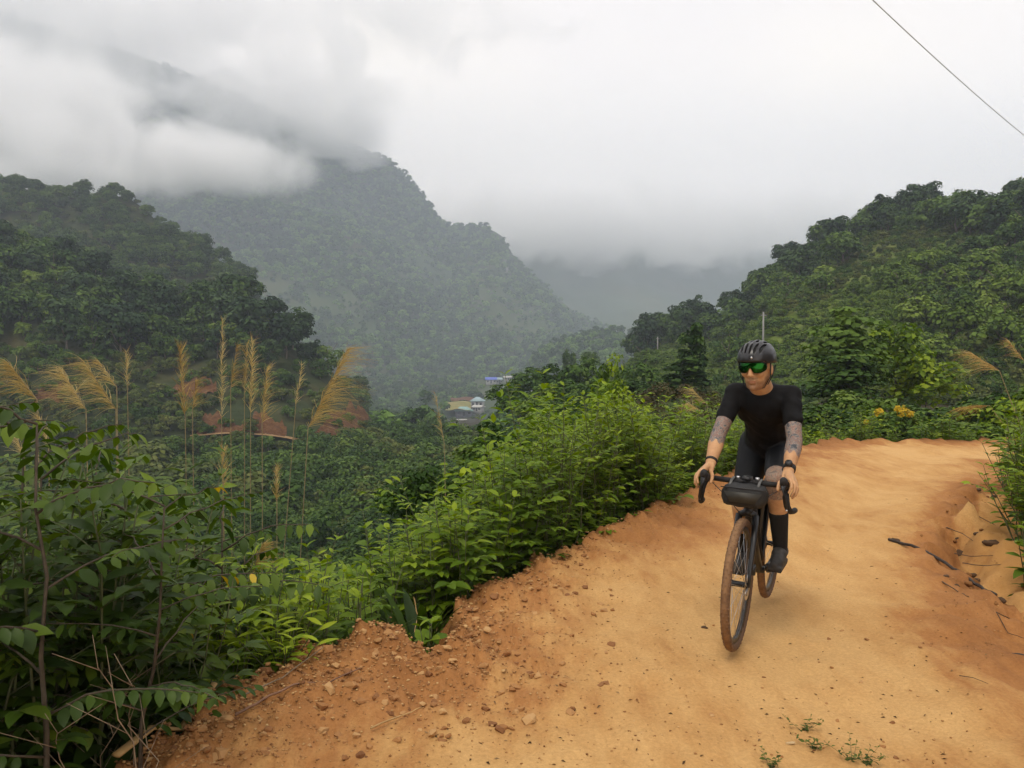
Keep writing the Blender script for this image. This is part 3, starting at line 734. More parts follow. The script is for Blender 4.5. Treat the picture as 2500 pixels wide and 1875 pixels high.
class Plant:
    def __init__(s, rng): s.rng = rng; s.st = []; s.b = []; s.d = []; s.n = []; s.L = []; s.w = []; s.dr = []; s.t = []
    def stem(s, pts, r0, r1): s.st.append((np.asarray(pts, float), r0, r1))
    def leaf(s, b, d, L, w=0.4, dr=0.4, t=0.5, n=(0, 0, 1)):
        s.b.append(b); s.d.append(d); s.n.append(np.asarray(n, float) + s.rng.normal(size=3) * 0.25); s.L.append(L); s.w.append(w); s.dr.append(dr); s.t.append(t)
    def arr(s): return [np.array(x, float) for x in (s.b, s.d, s.n, s.L, s.w, s.dr, s.t)]
    def stem_mesh(s, mat=None):
        m = MB()
        for p, r0, r1 in s.st: m.tube(p, np.linspace(r0, r1, len(p)), 5)
        return m.mesh('stems', [mat or M_STEM])
    def leaf_mesh(s, mat):
        b, d, n, L, w_, dr, t = s.arr(); v = leaf_verts(b, d, n, L, w_, dr); k = len(b)
        o = (np.arange(k) * 11)[:, None, None]
        return mesh_np('foliage', v.reshape(-1, 3), [(_FT[None] + o).reshape(-1, 3), (_FQ[None] + o).reshape(-1, 4)], [mat], True, attrs={'tint': np.repeat(np.clip(t, 0, 1), 11)})
def curve(p0, p1, sag, n=6, rng=None, wob=0.0):
    t = np.linspace(0, 1, n)[:, None]; p0 = np.asarray(p0, float); p1 = np.asarray(p1, float)
    p = p0 + (p1 - p0) * t + np.array([0, 0, 1.0]) * sag * (t * (1 - t)) * 4
    if rng is not None: p[1:-1] += rng.normal(size=(n - 2, 3)) * wob
    return p
def along(p, t):
    k = t * (len(p) - 1); i = min(int(k), len(p) - 2); f = k - i
    return p[i] * (1 - f) + p[i + 1] * f, p[i + 1] - p[i]

def gen_weed(seed, h=1.0, nst=5, L=0.085, w=0.42, spread=0.28, side=True, node=0.075):
    rng = np.random.default_rng(seed); P = Plant(rng)
    for k in range(nst):
        a = rng.uniform(0, 6.28); hh = h * rng.uniform(0.7, 1.05); sp = spread * h * rng.uniform(0.2, 1.2)
        p = curve((rng.normal() * .04 * min(1, h), rng.normal() * .04 * min(1, h), -0.15 * min(1, h)), (sp * math.cos(a), sp * math.sin(a), hh), 0.0, 6, rng, .012 * h)
        P.stem(p, min(.0065 * (0.6 + .5 * h), .02 * h), min(.0022, .008 * h))
        nn = max(4, int(hh / node)); ph = rng.uniform(0, 6.28)
        for i in range(nn):
            t = 0.16 + 0.84 * i / (nn - 1); q, tg = along(p, t); ph += 1.571 + rng.normal() * .2
            ll = L * (0.55 + 0.6 * math.sin(math.pi * min(1, .12 + .80 * t)))
            for s_ in (0, math.pi):
                az = ph + s_ + rng.normal() * .25
                P.leaf(q, (math.cos(az), math.sin(az), .15 + .55 * t * t + rng.normal() * .15), ll * rng.uniform(.8, 1.2), w, .55 - .15 * t + rng.normal() * .12, .22 + .45 * t ** 1.5 + rng.normal() * .10)
            if side and 2 < i < nn - 2 and rng.random() < .5:
                az = ph + .8; bl = rng.uniform(.10, .24) * (0.5 + .6 * h); br = curve(q, q + np.array([math.cos(az) * bl, math.sin(az) * bl, bl * .45]), .01, 4)
                P.stem(br, .003, .0015)
                for j in range(3):
                    q2, _ = along(br, .4 + .3 * j)
                    for s_ in (-1, 1):
                        a2 = az + s_ * (1.0 if j < 2 else .45)
                        P.leaf(q2, (math.cos(a2), math.sin(a2), .25), ll * rng.uniform(.65, .95), w, .5, .30 + .35 * t + rng.normal() * .1)
    return P
def gen_arch(seed, h=1.6, nb=9, L=0.115, w=0.46, reach=0.8):
    """sapling with long arching branches and two rows of hanging leaves"""
    rng = np.random.default_rng(seed); P = Plant(rng)
    tr = curve((0, 0, -.25), (rng.normal() * .15, rng.normal() * .15, h), 0, 7, rng, .02); P.stem(tr, .014, .004)
    for k in range(nb):
        t = .28 + .72 * k / (nb - 1); q, _ = along(tr, t); a = 2.4 * k + rng.normal() * .3; l = reach * (1.05 - .45 * t) * rng.uniform(.75, 1.15)
        e = q + np.array([math.cos(a) * l, math.sin(a) * l, l * (.10 + .25 * t)])
        br = curve(q, e, .10 * l, 8, rng, .006); P.stem(br, .006, .002)
        nl = int(l / .052); dx = np.array([math.cos(a), math.sin(a), 0]); sx = np.array([-math.sin(a), math.cos(a), 0])
        for i in range(nl):
            tt = .14 + .86 * i / max(1, nl - 1); q2, tg = along(br, tt)
            for s_ in (-1, 1):
                d = dx * .35 + sx * s_ * .62 + np.array([0, 0, -.42 + rng.normal() * .15])
                P.leaf(q2, d, L * rng.uniform(.75, 1.15) * (1 - .25 * tt), w, .45 + rng.normal() * .1, .30 + .35 * tt ** 2 + .12 * t + rng.normal() * .12, n=(dx * .2 + np.array([0, 0, 1])))
    return P
def gen_lance(seed, h=0.5, nst=10, L=0.12):
    rng = np.random.default_rng(seed); P = Plant(rng)
    for k in range(nst):
        a = rng.uniform(0, 6.28); sp = h * rng.uniform(.1, .7); p = curve((rng.normal() * .03, rng.normal() * .03, -.1), (sp * math.cos(a), sp * math.sin(a), h * rng.uniform(.6, 1.05)), .04, 6, rng, .008); P.stem(p, .0045, .002)
        nn = 9; ph = 0
        for i in range(nn):
            q, tg = along(p, .3 + .7 * i / (nn - 1)); ph += 2.4
            P.leaf(q, (math.cos(ph), math.sin(ph), .45), L * rng.uniform(.7, 1.15), .20, .5, .55 + .05 * i + rng.normal() * .08)
    return P
def gen_blades(seed, n=9, L=0.45, w=0.17):
    rng = np.random.default_rng(seed); P = Plant(rng)
    for k in range(n):
        a = rng.uniform(0, 6.28); st = rng.uniform(.15, .5); q = np.array([math.cos(a) * .03, math.sin(a) * .03, 0.0]); e = q + np.array([math.cos(a) * .1 * st, math.sin(a) * .1 * st, .12 + .15 * rng.random()])
        P.stem(curve(q - [0, 0, .08], e, 0, 3), .006, .004)
        P.leaf(e, (math.cos(a) * st, math.sin(a) * st, 1.0), L * rng.uniform(.7, 1.15), w, .35 + .3 * rng.random(), .35 + rng.normal() * .15, n=(-math.cos(a), -math.sin(a), .3))
    return P
def blades_mesh(name, mat, seed, n=60, h=0.5, wd=0.007, rad=0.18, bend=0.6):
    rng = np.random.default_rng(seed); V = []; F = []; T = []; k0 = 0
    for k in range(n):
        a = rng.uniform(0, 6.28); r_ = rad * rng.random() ** .6; b0 = np.array([math.cos(a) * r_, math.sin(a) * r_, -.06]); az = a + rng.normal() * .7; L = h * rng.uniform(.55, 1.15); bd = bend * rng.uniform(.4, 1.4)
        sx = np.array([-math.sin(az), math.cos(az), 0]); dx = np.array([math.cos(az), math.sin(az), 0]); wv = wd * rng.uniform(.6, 1.3); tnt = np.clip(.5 + .2 * rng.normal(), 0, 1)
        for i in range(5):
            t = i / 4; c = b0 + dx * L * bd * t * t * .8 + np.array([0, 0, L * (t - .35 * bd * t * t)]); ww = wv * (1 - t) ** .7 * .5 + .0004
            V += [c - sx * ww, c + sx * ww]; T += [tnt, tnt]
        F += [(k0 + 2 * i, k0 + 2 * i + 1, k0 + 2 * i + 3, k0 + 2 * i + 2) for i in range(4)]; k0 += 10
    return mesh_np(name, np.array(V), np.array(F), [mat], True, attrs={'tint': T})

# prototypes
WEEDS = {}
for hh, nst, cnt in ((0.45, 4, 3), (0.9, 6, 4), (1.5, 8, 4)):
    WEEDS[hh] = []
    for i in range(cnt):
        P = gen_weed(int(hh * 100) + i, hh, nst, L=(0.085 if hh < .6 else .105) + .022 * (i % 3), w=.33 + .05 * (i % 3), node=.085); WEEDS[hh].append((P.stem_mesh(), P.leaf_mesh(M_WEED)))
WEEDS_SHADE_TINT = {}  # same weeds with darker leaf colour, standing in for shade at the lower left
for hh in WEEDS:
    WEEDS_SHADE_TINT[hh] = []
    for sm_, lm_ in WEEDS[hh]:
        l2 = lm_.copy(); l2.materials[0] = M_BROADL; WEEDS_SHADE_TINT[hh].append((sm_, l2))
ARCH = []
for i in range(3):
    P = gen_arch(300 + i, 1.7 + .3 * i, 9 + i); ARCH.append((P.stem_mesh(M_TWIG), P.leaf_mesh(M_BROADL)))

def ytop(px):
    return np.interp(px, [-400, 0, 120, 260, 360, 450, 540, 640, 720, 800, 900, 1000, 1060, 1130, 1200, 1290, 1380, 1460, 1540, 1620, 1700, 1800, 1960, 2300, 2600],
                     [880, 930, 1000, 1080, 1200, 1340, 1430, 1420, 1400, 1380, 1360, 1300, 1220, 1130, 1105, 1010, 960, 935, 960, 1005, 1020, 1040, 1050, 1045, 1030])
def edge_points(n, s0, s1, y0, y1, seed, mind):
    """points on the slope just outside the road edge"""
    rng = np.random.default_rng(seed); out_ = []; cell = {}
    seg = np.linalg.norm(np.diff(L_E, axis=0), axis=1); cum = np.concatenate([[0], np.cumsum(seg)])
    tries = 0
    while len(out_) < n and tries < n * 60:
        tries += 1
        s = rng.uniform(0, cum[-1]); i = min(np.searchsorted(cum, s) - 1, len(seg) - 1); i = max(i, 0); f = (s - cum[i]) / seg[i]
        p = L_E[i] * (1 - f) + L_E[i + 1] * f; d = (L_E[i + 1] - L_E[i]) / seg[i]
        off = s0 + (s1 - s0) * rng.random(); p = p + np.array([-d[1], d[0]]) * off
        if not (y0 < p[1] < y1): continue
        px = CX + FPX * p[0] / max(p[1], .3)
        if not (-350 < px < 2750): continue
        a, b_ = int(p[0] // mind), int(p[1] // mind)
        if any(np.hypot(*(p - q)) < mind for da in (-1, 0, 1) for db in (-1, 0, 1) for q in cell.get((a + da, b_ + db), ())): continue
        cell.setdefault((a, b_), []).append(p); out_.append(p)
    out_ = np.array(out_); sd_ = sdist(out_[:, 0], out_[:, 1], L_E)
    return out_[sd_ > s0 * .6]

def zone(px, d):
    if px < 430: return 'in the dark tangle at the left of the picture', 'plants in the dark tangle on the left'
    if px < 1130: return 'on the road edge left of the washed out notch', 'leafy weeds left of the notch'
    if px < 1300: return 'in the green bank right of the notch', 'leafy weeds right of the notch'
    if px < 1500: return 'in the green bank halfway along the outer road edge', 'leafy weeds halfway along the outer edge'
    if px < 1760: return 'in the green bank just left of the rider', 'leafy weeds just left of the rider'
    return 'beyond the bend of the road behind the rider', 'leafy weeds beyond the bend'
WEEDN = 0
def put_weed(p, h, sc_j=1.0):
    global WEEDN
    hh = min(WEEDS, key=lambda k: abs(k - h)); dk_ = CX + FPX * p[0] / p[1] < 470; sm_, lm = (WEEDS_SHADE_TINT if dk_ else WEEDS)[hh][RNG.integers(len(WEEDS[hh]))]
    o = empty('leafy_weed', (p[0], p[1], float(ground_z(p[0], p[1])) - .02), RNG.uniform(0, 6.28)); k = h / hh * sc_j
    o.scale = (k ** .6, k ** .6, k)
    link('stems', sm_, o); link('foliage', lm, o)
    z1, g1 = zone(CX + FPX * p[0] / p[1], p[1])
    size = 'low' if hh < .6 else 'knee high' if hh < 1.2 else 'tall'
    tag(o, f'{size} {"dark" if dk_ else "bright"} green leafy weed {z1}', 'plant', g1 + (' (low)' if hh < .6 else ' (knee high)' if hh < 1.2 else ' (tall)')); WEEDN += 1
    return o
pts_near = edge_points(290, 0.10, 1.3, 1.6, 16.5, 41, .20)
for p in pts_near:
    d = p[1]; px = CX + FPX * p[0] / d; z0 = float(ground_z(p[0], p[1])); zt = CAMZ - (ytop(px) - HOR) / FPX * d
    h = (zt - z0) * RNG.choice([.5, .65, .8, .95, 1.1])
    if px > 1900: h = RNG.uniform(.4, 1.0)
    if abs(px - 1060) < 60 and d < 5.2: h = RNG.uniform(.25, .45)
    h = float(np.clip(h, .28, 1.9))
    put_weed(p, h)
# fill further down the slope: uncountable
pf = edge_points(900, 1.2, 9.0, 2.0, 26, 42, .36)
zf = ground_z(pf[:, 0], pf[:, 1]); pxs = CX + FPX * pf[:, 0] / pf[:, 1]; zt = CAMZ - (ytop(pxs) + 60 - HOR) / FPX * pf[:, 1]
hh = np.clip((zt - zf) * RNG.uniform(.55, 1.0, len(pf)), .3, 3.0)
def weed_proto(h, i): return next(o for o in C.objects if o.type == 'MESH' and o.data == WEEDS[h][i][1])
used = [m for h_ in (0.9, 1.5) for (s_, m) in WEEDS[h_]]
prot = [next((o for o in C.objects if o.type == 'MESH' and o.data == m), None) for m in used]; prot = [o for o in prot if o]
usedd = [m for h_ in (0.9, 1.5) for (s_, m) in WEEDS_SHADE_TINT[h_]]
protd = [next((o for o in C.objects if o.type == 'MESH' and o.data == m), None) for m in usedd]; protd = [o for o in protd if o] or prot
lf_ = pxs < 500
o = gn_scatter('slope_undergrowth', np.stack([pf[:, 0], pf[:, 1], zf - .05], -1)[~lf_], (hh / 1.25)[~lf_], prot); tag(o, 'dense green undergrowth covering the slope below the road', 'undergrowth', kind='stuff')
o = gn_scatter('shade_tint_undergrowth', np.stack([pf[:, 0], pf[:, 1], zf - .05], -1)[lf_], (hh / 1.25)[lf_], protd); tag(o, 'undergrowth with shade darkened leaves filling the lower left slope', 'undergrowth', kind='stuff')  # shade of the lower left slope put into the leaf colour

# plants whose leaves can be told apart: every leaf is a part
def leaf_obj_mesh(name, mat, w, dr, tint):
    v = leaf_verts(np.zeros((1, 3)), np.array([[1.0, 0, 0]]), np.array([[0, 0, 1.0]]), 1.0, w, dr)[0]
    return mesh_np(name, v, [_FT, _FQ], [mat], True, attrs={'tint': np.full(11, tint)})
LEAFSET = {}
def leaf_variant(mat, w, dr, tint):
    k = (mat.name, round(w, 2), round(dr * 4) / 4, round(tint * 4) / 4)
    if k not in LEAFSET: LEAFSET[k] = leaf_obj_mesh('leaf', mat, k[1], k[2], k[3])
    return LEAFSET[k]
def leafed(P, name, loc, rz, sc, leafmat, stemmat, label, cat='plant', group=None, yellow=0.0, maxl=300):
    o = empty(name, loc, rz); o.scale = (sc, sc, sc); link('stems', P.stem_mesh(stemmat), o)
    b, d, n, L, w_, dr, t = P.arr(); idx = np.arange(len(b))
    if len(idx) > maxl: idx = np.sort(P.rng.choice(idx, maxl, replace=False))
    for i in idx:
        dd = Vector(d[i]).normalized(); s = dd.cross(Vector(n[i])).normalized(); nn_ = s.cross(dd)
        M = Matrix((dd, -s, nn_)).transposed().to_4x4(); M = Matrix.Translation(Vector(b[i])) @ M @ Matrix.Scale(float(L[i]), 4)
        mat = M_YELLOWL if P.rng.random() < yellow else leafmat
        lf = link('leaf', leaf_variant(mat, float(w_[i]), float(dr[i]), float(np.clip(t[i], 0, 1))), o); lf.matrix_local = M
    return tag(o, label, cat, group)
def gz1(x, y): return float(ground_z(x, y))
# arching saplings at the left edge of the picture
for i, (px, d, zt, rz, yl, lab) in enumerate([
        (40, 3.5, 1.05, .4, .02, 'tall arching sapling with hanging leaves at the far left edge'),
        (330, 3.9, .85, 2.0, .10, 'arching sapling with a few yellow leaves among the left tangle'),
        (-70, 2.9, .45, 4.1, .03, 'dark leaved arching sapling in front of the left tangle'),
        (380, 3.6, .62, 5.2, .02, 'sapling with long level branches of hanging leaves above the grass'),
        (520, 4.3, .62, 1.1, .0, 'low arching sapling left of the bright fern')]):
    c = at(px, 900, d); z0 = gz1(c[0], c[1]); hgt = zt - z0
    P = gen_arch(500 + i, hgt, 12, L=.135, w=.40, reach=.80 if d > 3 else .55)
    # only the upper branches carry leaves that can be seen
    leafed(P, 'arching_sapling', (c[0], c[1], z0), rz, 1.0, M_BROADL, M_TWIG, lab, 'sapling', 'arching saplings on the left', yellow=yl, maxl=190)
for (px, d, h, rz) in [(-150, 3.6, 2.6, 0.0), (-40, 4.6, 3.0, 1.0), (150, 4.8, 2.4, 2.0), (250, 5.6, 2.5, 3.0), (90, 2.5, 1.7, 4.0), (-120, 2.6, 2.2, 5.0), (390, 5.0, 1.9, 2.2), (10, 6.5, 3.2, 3.3), (160, 3.3, 1.4, 1.9), (330, 2.9, 1.3, .7), (450, 4.4, 1.6, 2.9)]:
    c = at(px, 900, d); z0 = gz1(c[0], c[1]); i = RNG.integers(3); h = min(h, max(.6, CAMZ - (ytop(px) + 60 - HOR) / FPX * d - z0))
    o = empty('arching_shrub', (c[0], c[1], z0), rz); k = h / (1.7 + .3 * i); o.scale = (k ** .5, k ** .5, k); link('stems', ARCH[i][0], o); link('foliage', ARCH[i][1], o)
    tag(o, 'dark leafy shrub crowding the slope at the lower left', 'shrub', 'dark shrubs at the lower left')
# lance leaved fern like bush at the edge
c = on_plane(700, 1640); leafed(gen_lance(71, .40, 15, .125), 'lance_leaf_bush', (c[0] - .03, c[1] + .05, -.10), 0, 1.0, M_WEED, M_STEM, 'bright yellow green bush with narrow leaves at the near road edge', 'bush')
c = on_plane(560, 1725); leafed(gen_lance(72, .17, 7, .08), 'small_fern', (c[0] - .02, c[1] + .03, -.03), 0, 1.0, M_WEED, M_STEM, 'small fern growing beside the bamboo strip', 'fern')
# upright broad blades by the notch
for i, (px, py, L, lab) in enumerate([(900, 1515, .42, 'clump of broad upright blades left of the notch'), (985, 1500, .48, 'tall clump of broad blades right above the notch'), (1060, 1530, .40, 'broad bladed clump growing out of the notch'), (1185, 1425, .34, 'short broad bladed clump right of the notch'), (1330, 1350, .30, 'small broad bladed clump further along the road edge')]):
    c = on_plane(px, py); x_, y_ = c[0] - .10, c[1] + .14
    leafed(gen_blades(80 + i, 10, L), 'broad_blade_clump', (x_, y_, gz1(x_, y_)), i, 1.0, M_BROADL, M_STEM, lab, 'plant', 'broad bladed clumps')
# large leaved weeds standing out of the bank
for i, (px, d, zt, L, lab) in enumerate([
        (1205, 5.9, .62, .15, 'tall weed with long hanging leaves, tallest left of the rider'),
        (1090, 5.3, .45, .14, 'bright leafy weed behind the notch'),
        (960, 5.2, .42, .13, 'leafy weed with upright shoot left of the notch'),
        (850, 4.9, .30, .13, 'leafy weed with glossy leaves near the fern like bush'),
        (770, 4.6, .25, .12, 'leafy weed with reddish tip beside the broad blades'),
        (1340, 7.2, .95, .13, 'tall leafy weed halfway along the road edge'),
        (1430, 7.6, .85, .12, 'leafy weed with drooping tips near the middle of the picture'),
        (720, 5.4, .10, .12, 'single leafy shoot standing before the dark gully'),
        (1560, 9.5, .75, .12, 'leafy weed just left of the rider'),
        (1265, 6.6, 1.00, .15, 'tall shoot with pale young leaves above the green bank'),
        (1400, 8.2, 1.25, .14, 'tall upright shoot left of the bright young tree'),
        (1470, 8.8, 1.15, .14, 'upright shoot below the bright young tree'),
        (1525, 9.0, 1.00, .14, 'upright shoot right of the bright young tree'),
        (1150, 5.7, .72, .15, 'leaning shoot with long leaves right of the notch'),
        (1640, 10.5, .95, .13, 'tall shoot close to the left hand of the rider'),
        (2470, 6.4, .75, .10, 'leafy weed hanging over the ditch at the right edge'),
        (2490, 7.6, .90, .10, 'taller weed behind the ditch at the right edge'),
        (2480, 5.6, .45, .09, 'low weed on the clay bank at the right edge'),
        (2455, 8.6, .80, .10, 'leafy weed at the right end of the bend'),
        (2500, 6.9, 1.0, .10, 'dense weed at the right edge above the ditch'),
        (2440, 9.4, .55, .10, 'small weed on the inner side of the bend')]):
    c = at(px, 900, d)
    if px > 2300: c[0] += .12
    z0 = gz1(c[0], c[1]); hgt = max(.35, zt - z0)
    leafed(gen_weed(700 + i, hgt, 3 if px < 2300 else 5, L, .38, .22 if px < 2300 else .4, px > 2300, .085), 'large_leaf_weed', (c[0], c[1], z0), i * 1.3, 1.0, M_WEED, M_STEM, lab, 'plant', 'large leaved weeds')

# weeds along the clay bank at the right edge
for i, (px, d, h) in enumerate([(2500, 5.4, .55), (2520, 6.0, .8), (2492, 6.6, .7), (2530, 6.9, 1.1), (2478, 7.4, .7), (2510, 7.9, 1.1), (2468, 8.3, .6), (2495, 8.9, 1.0), (2462, 9.6, .6), (2490, 10.3, .9), (2560, 5.7, 1.0), (2570, 7.2, 1.4), (2550, 8.6, 1.4), (2476, 11.2, .7), (2505, 12.0, .9)]):
    c = at(px, 900, d); o = put_weed((c[0] + .10, c[1]), h); tag(o, 'leafy weed hanging over the clay bank at the right edge', 'plant', 'weeds on the right bank')
# unseen trees added left of the picture to shade the lower left slope
for x_, y_, sc_ in ((-5.0, -.6, .95), (-6.9, 1.6, 1.0), (-9.0, 4.4, 1.05), (-4.0, -3.0, 1.0), (-6.4, -2.0, 1.1)):
    place_tree('added_shade_tree', 'dark', (x_, y_, gz1(x_, y_)), sc_, 'unseen tree added left of the picture to shade the slope', 'tree', 'unseen added shade trees', sz=1.15)
# grass: tufts nobody could count
GB = [blades_mesh('blades', M_BLADE, 60 + i, 70, .55, .008, .2) for i in range(2)] + [blades_mesh('blades', M_STRAW, 70, 60, .6, .006, .2, .8)]
gobj = []
for i, (px, py, m, lab) in enumerate([(640, 1500, 0, 'green grass tuft in front of the dark gully'), (600, 1420, 2, 'dry straw coloured grass tuft below the arching saplings'), (1500, 1275, 1, 'green grass tuft on the outer road edge near the rider')]):
    c = on_plane(px, py); x_, y_ = c[0] - (.25 if m != 2 else .6), c[1] + (.3 if m != 2 else .8)
    o = link('grass_tuft', GB[m]); o.location = (x_, y_, gz1(x_, y_)); gobj.append(tag(o, lab, 'grass', 'grass tufts'))
pg = edge_points(420, .25, 4.5, 1.8, 18, 43, .22); zg = ground_z(pg[:, 0], pg[:, 1])
o = gn_scatter('slope_grass', np.stack([pg[:, 0], pg[:, 1], zg], -1), RNG.uniform(.5, 1.5, len(pg)), gobj[:2]); tag(o, 'green grass between the weeds on the slope', 'grass', kind='stuff')
rng = np.random.default_rng(44); a_ = rng.uniform(360, 660, 260); d_ = rng.uniform(3.8, 5.6, 260); x_ = (a_ - CX) / FPX * d_; k_ = sdist(x_, d_, L_E) > .8; x_, d_ = x_[k_][:120], d_[k_][:120]
o = gn_scatter('dry_grass', np.stack([x_, d_, ground_z(x_, d_)], -1), rng.uniform(.8, 1.5, len(x_)), gobj[1:2]); tag(o, 'dry straw coloured grass below the left saplings', 'grass', kind='stuff')

# --- plume grasses
def plume_grass(base, top, d, side, foot, lab, dens=1.0, wid=.16, tone=0.5):
    rng = np.random.default_rng(int(base[0] * 7 + top[1]))
    b0 = at(*base, d); t0 = at(*top, d + rng.uniform(-.1, .1)); f0 = at(*foot, d); gx, gy = f0[0], f0[1]; f0[2] = gz1(gx, gy)
    o = empty('plume_grass', f0); rel = lambda p: np.asarray(p) - f0
    st = MB(); pts = np.array([rel(f0) - [0, 0, .2], rel(f0) * .5 + rel(b0) * .5 + [0.02 * side, 0, .03], rel(b0), rel(b0) * .4 + rel(t0) * .6 , rel(t0)]); st.tube(pts, [.0055, .005, .004, .0025, .001], 5); st.build('stalk', M_STRAW_STEM, o)
    ax = t0 - b0; Lp = np.linalg.norm(ax); n = int(180 * dens * max(.5, Lp)); V = []; F = []; T = []; k0 = 0
    for k in range(n):
        t = rng.random() ** .9; q = rel(b0) + ax * t; az = rng.uniform(0, 6.28); L = wid * (1.25 - .6 * t) * rng.uniform(.35, 1.5)
        dirv = ax / Lp * rng.uniform(.35, 1.2) + np.array([math.cos(az) * .42 + side * rng.uniform(-.1, .85), math.sin(az) * .42, rng.normal() * .15]); dirv /= np.linalg.norm(dirv)
        drp = rng.uniform(.2, .85); sx = np.cross(dirv, (0.2, 1, 0.1)); sx /= np.linalg.norm(sx); wv = .0019 * rng.uniform(.5, 1.3); tn = np.clip(tone + rng.normal() * .2, 0, 1)
        for i in range(4):
            u = i / 3; c = q + dirv * L * u + np.array([side * .28 * L * u * u, 0, -drp * L * u * u * abs(side)]); ww = wv * (1 - .75 * u)
            V += [c - sx * ww, c + sx * ww]; T += [tn, tn]
        F += [(k0 + 2 * i, k0 + 2 * i + 1, k0 + 2 * i + 3, k0 + 2 * i + 2) for i in range(3)]; k0 += 8
    link('plume', mesh_np('plume', np.array(V), np.array(F), [M_STRAW], True, attrs={'tint': T}), o)
    return tag(o, lab, 'grass', 'plume grasses')
M_STRAW_STEM = plain('straw stem', (0.26, 0.20, 0.10), 0.8, var=0.25, scale=20)
PL = [((752, 1045), (848, 852), 7.8, 1.0, (690, 1330), 'large golden grass plume bending right, rightmost of the left group', 2.2, .30, .55),
      ((722, 990), (737, 890), 8.6, .35, (640, 1340), 'thin pale grass plume just left of the large golden one', .8, .10, .8),
      ((612, 1010), (616, 828), 8.2, .25, (600, 1330), 'tall upright golden grass plume in the middle of the left group', 1.5, .13, .5),
      ((640, 1035), (652, 898), 8.0, .35, (632, 1330), 'shorter golden grass plume hugging the tall upright one', 1.6, .14, .5),
      ((597, 960), (604, 838), 8.4, -.1, (590, 1330), 'narrow reddish grass plume left of the upright golden one', 1.1, .10, .3),
      ((541, 1020), (543, 778), 8.6, .2, (545, 1330), 'tallest grass plume with a pale thin tip', 1.0, .10, .6),
      ((563, 950), (578, 845), 8.4, .8, (555, 1330), 'brownish grass plume drooping right beside the tallest one', 1.2, .16, .35),
      ((452, 1020), (440, 850), 7.6, .15, (456, 1330), 'orange tinged grass plume in front of the red bank', 1.7, .15, .4),
      ((470, 1000), (480, 930), 7.8, .5, (468, 1330), 'small orange grass plume right beside the orange tinged one', 1.0, .14, .4),
      ((210, 1000), (150, 902), 6.6, -1.0, (230, 1330), 'pale golden grass plume drooping left over the sapling', 1.8, .26, .65),
      ((283, 1000), (205, 882), 7.0, -1.0, (300, 1330), 'long golden grass plume bowed to the left', 1.9, .26, .55),
      ((285, 945), (240, 880), 7.6, -.9, (300, 1330), 'thin grass plume behind the bowed golden one', 1.0, .2, .6),
      ((311, 945), (308, 858), 8.0, .1, (318, 1330), 'small upright grass plume right of the bowed ones', .9, .10, .5),
      ((90, 975), (20, 885), 6.2, -1.0, (120, 1330), 'golden grass plume leaning out at the left edge', 1.8, .24, .6),
      ((118, 1090), (95, 1020), 6.0, -.4, (130, 1380), 'small grass plume among the leaves at the left edge', 1.0, .12, .7),
      ((60, 1120), (35, 1050), 6.4, -.5, (75, 1380), 'pale grass plume low at the left edge', 1.0, .12, .8),
      ((545, 1190), (546, 1095), 6.0, .1, (548, 1400), 'brown grass plume standing before the dark gully', 1.2, .10, .3),
      ((676, 1225), (674, 1135), 6.6, .1, (670, 1400), 'brown grass plume low in the dark gully', 1.1, .09, .35),
      ((615, 1400), (640, 1330), 4.8, .8, (600, 1520), 'drooping brown grass plume above the dry grass', 1.4, .12, .4),
      ((1085, 1085), (1062, 958), 9.5, -.4, (1098, 1250), 'thin pale grass plume standing before the village', .6, .10, .7),
      ((1725, 985), (1690, 950), 13.0, -1.0, (1770, 1060), 'yellow grass plume bowed left behind the rider', 1.0, .22, .7),
      ((1715, 1005), (1680, 985), 12.5, -1.0, (1765, 1070), 'lower yellow grass plume bowed left behind the rider', 1.0, .2, .7),
      ((2440, 905), (2372, 862), 10.0, -1.0, (2545, 1060), 'golden grass plume bowed left at the right edge', 1.4, .26, .5),
      ((2415, 990), (2345, 995), 13.0, -.8, (2500, 1050), 'brownish grass plume lying low at the right', 1.3, .26, .35),
      ((2500, 880), (2462, 832), 11.0, -.8, (2560, 1060), 'faint reddish grass plume at the far right', .9, .16, .35)]
for pl in PL: plume_grass(pl[0], pl[1], pl[2], pl[3], pl[4], pl[5], *pl[6:])

# --- mid distance shrubs and trees beyond the bend
crown_set('layer', M_LEAF_DK, 2, rad=(1.25, 1.25, 2.0), zc=2.3, clumps=34, per=60, leaf=.20, layered=.9, narrow=.55)
crown_set('column', M_LEAF_DK, 1, rad=(.55, .55, 1.35), zc=1.9, clumps=24, per=50, leaf=.20)
crown_set('light', M_WEED, 2, rad=(1.25, 1.25, 1.5), zc=1.9, clumps=26, per=46, leaf=.22)
crown_set('brown', M_BRUSH, 2, rad=(1.3, 1.3, 1.0), zc=1.0, clumps=26, per=70, leaf=.11)
crown_set('mid', M_LEAF_MD, 3, rad=(1.1, 1.1, .85), zc=.85, clumps=22, per=56, leaf=.17)
crown_set('midlight', M_WEED, 2, rad=(1.0, 1.0, .75), zc=.75, clumps=20, per=52, leaf=.16)
def spot(px, ybase, d):
    c = at(px, ybase, d); return c
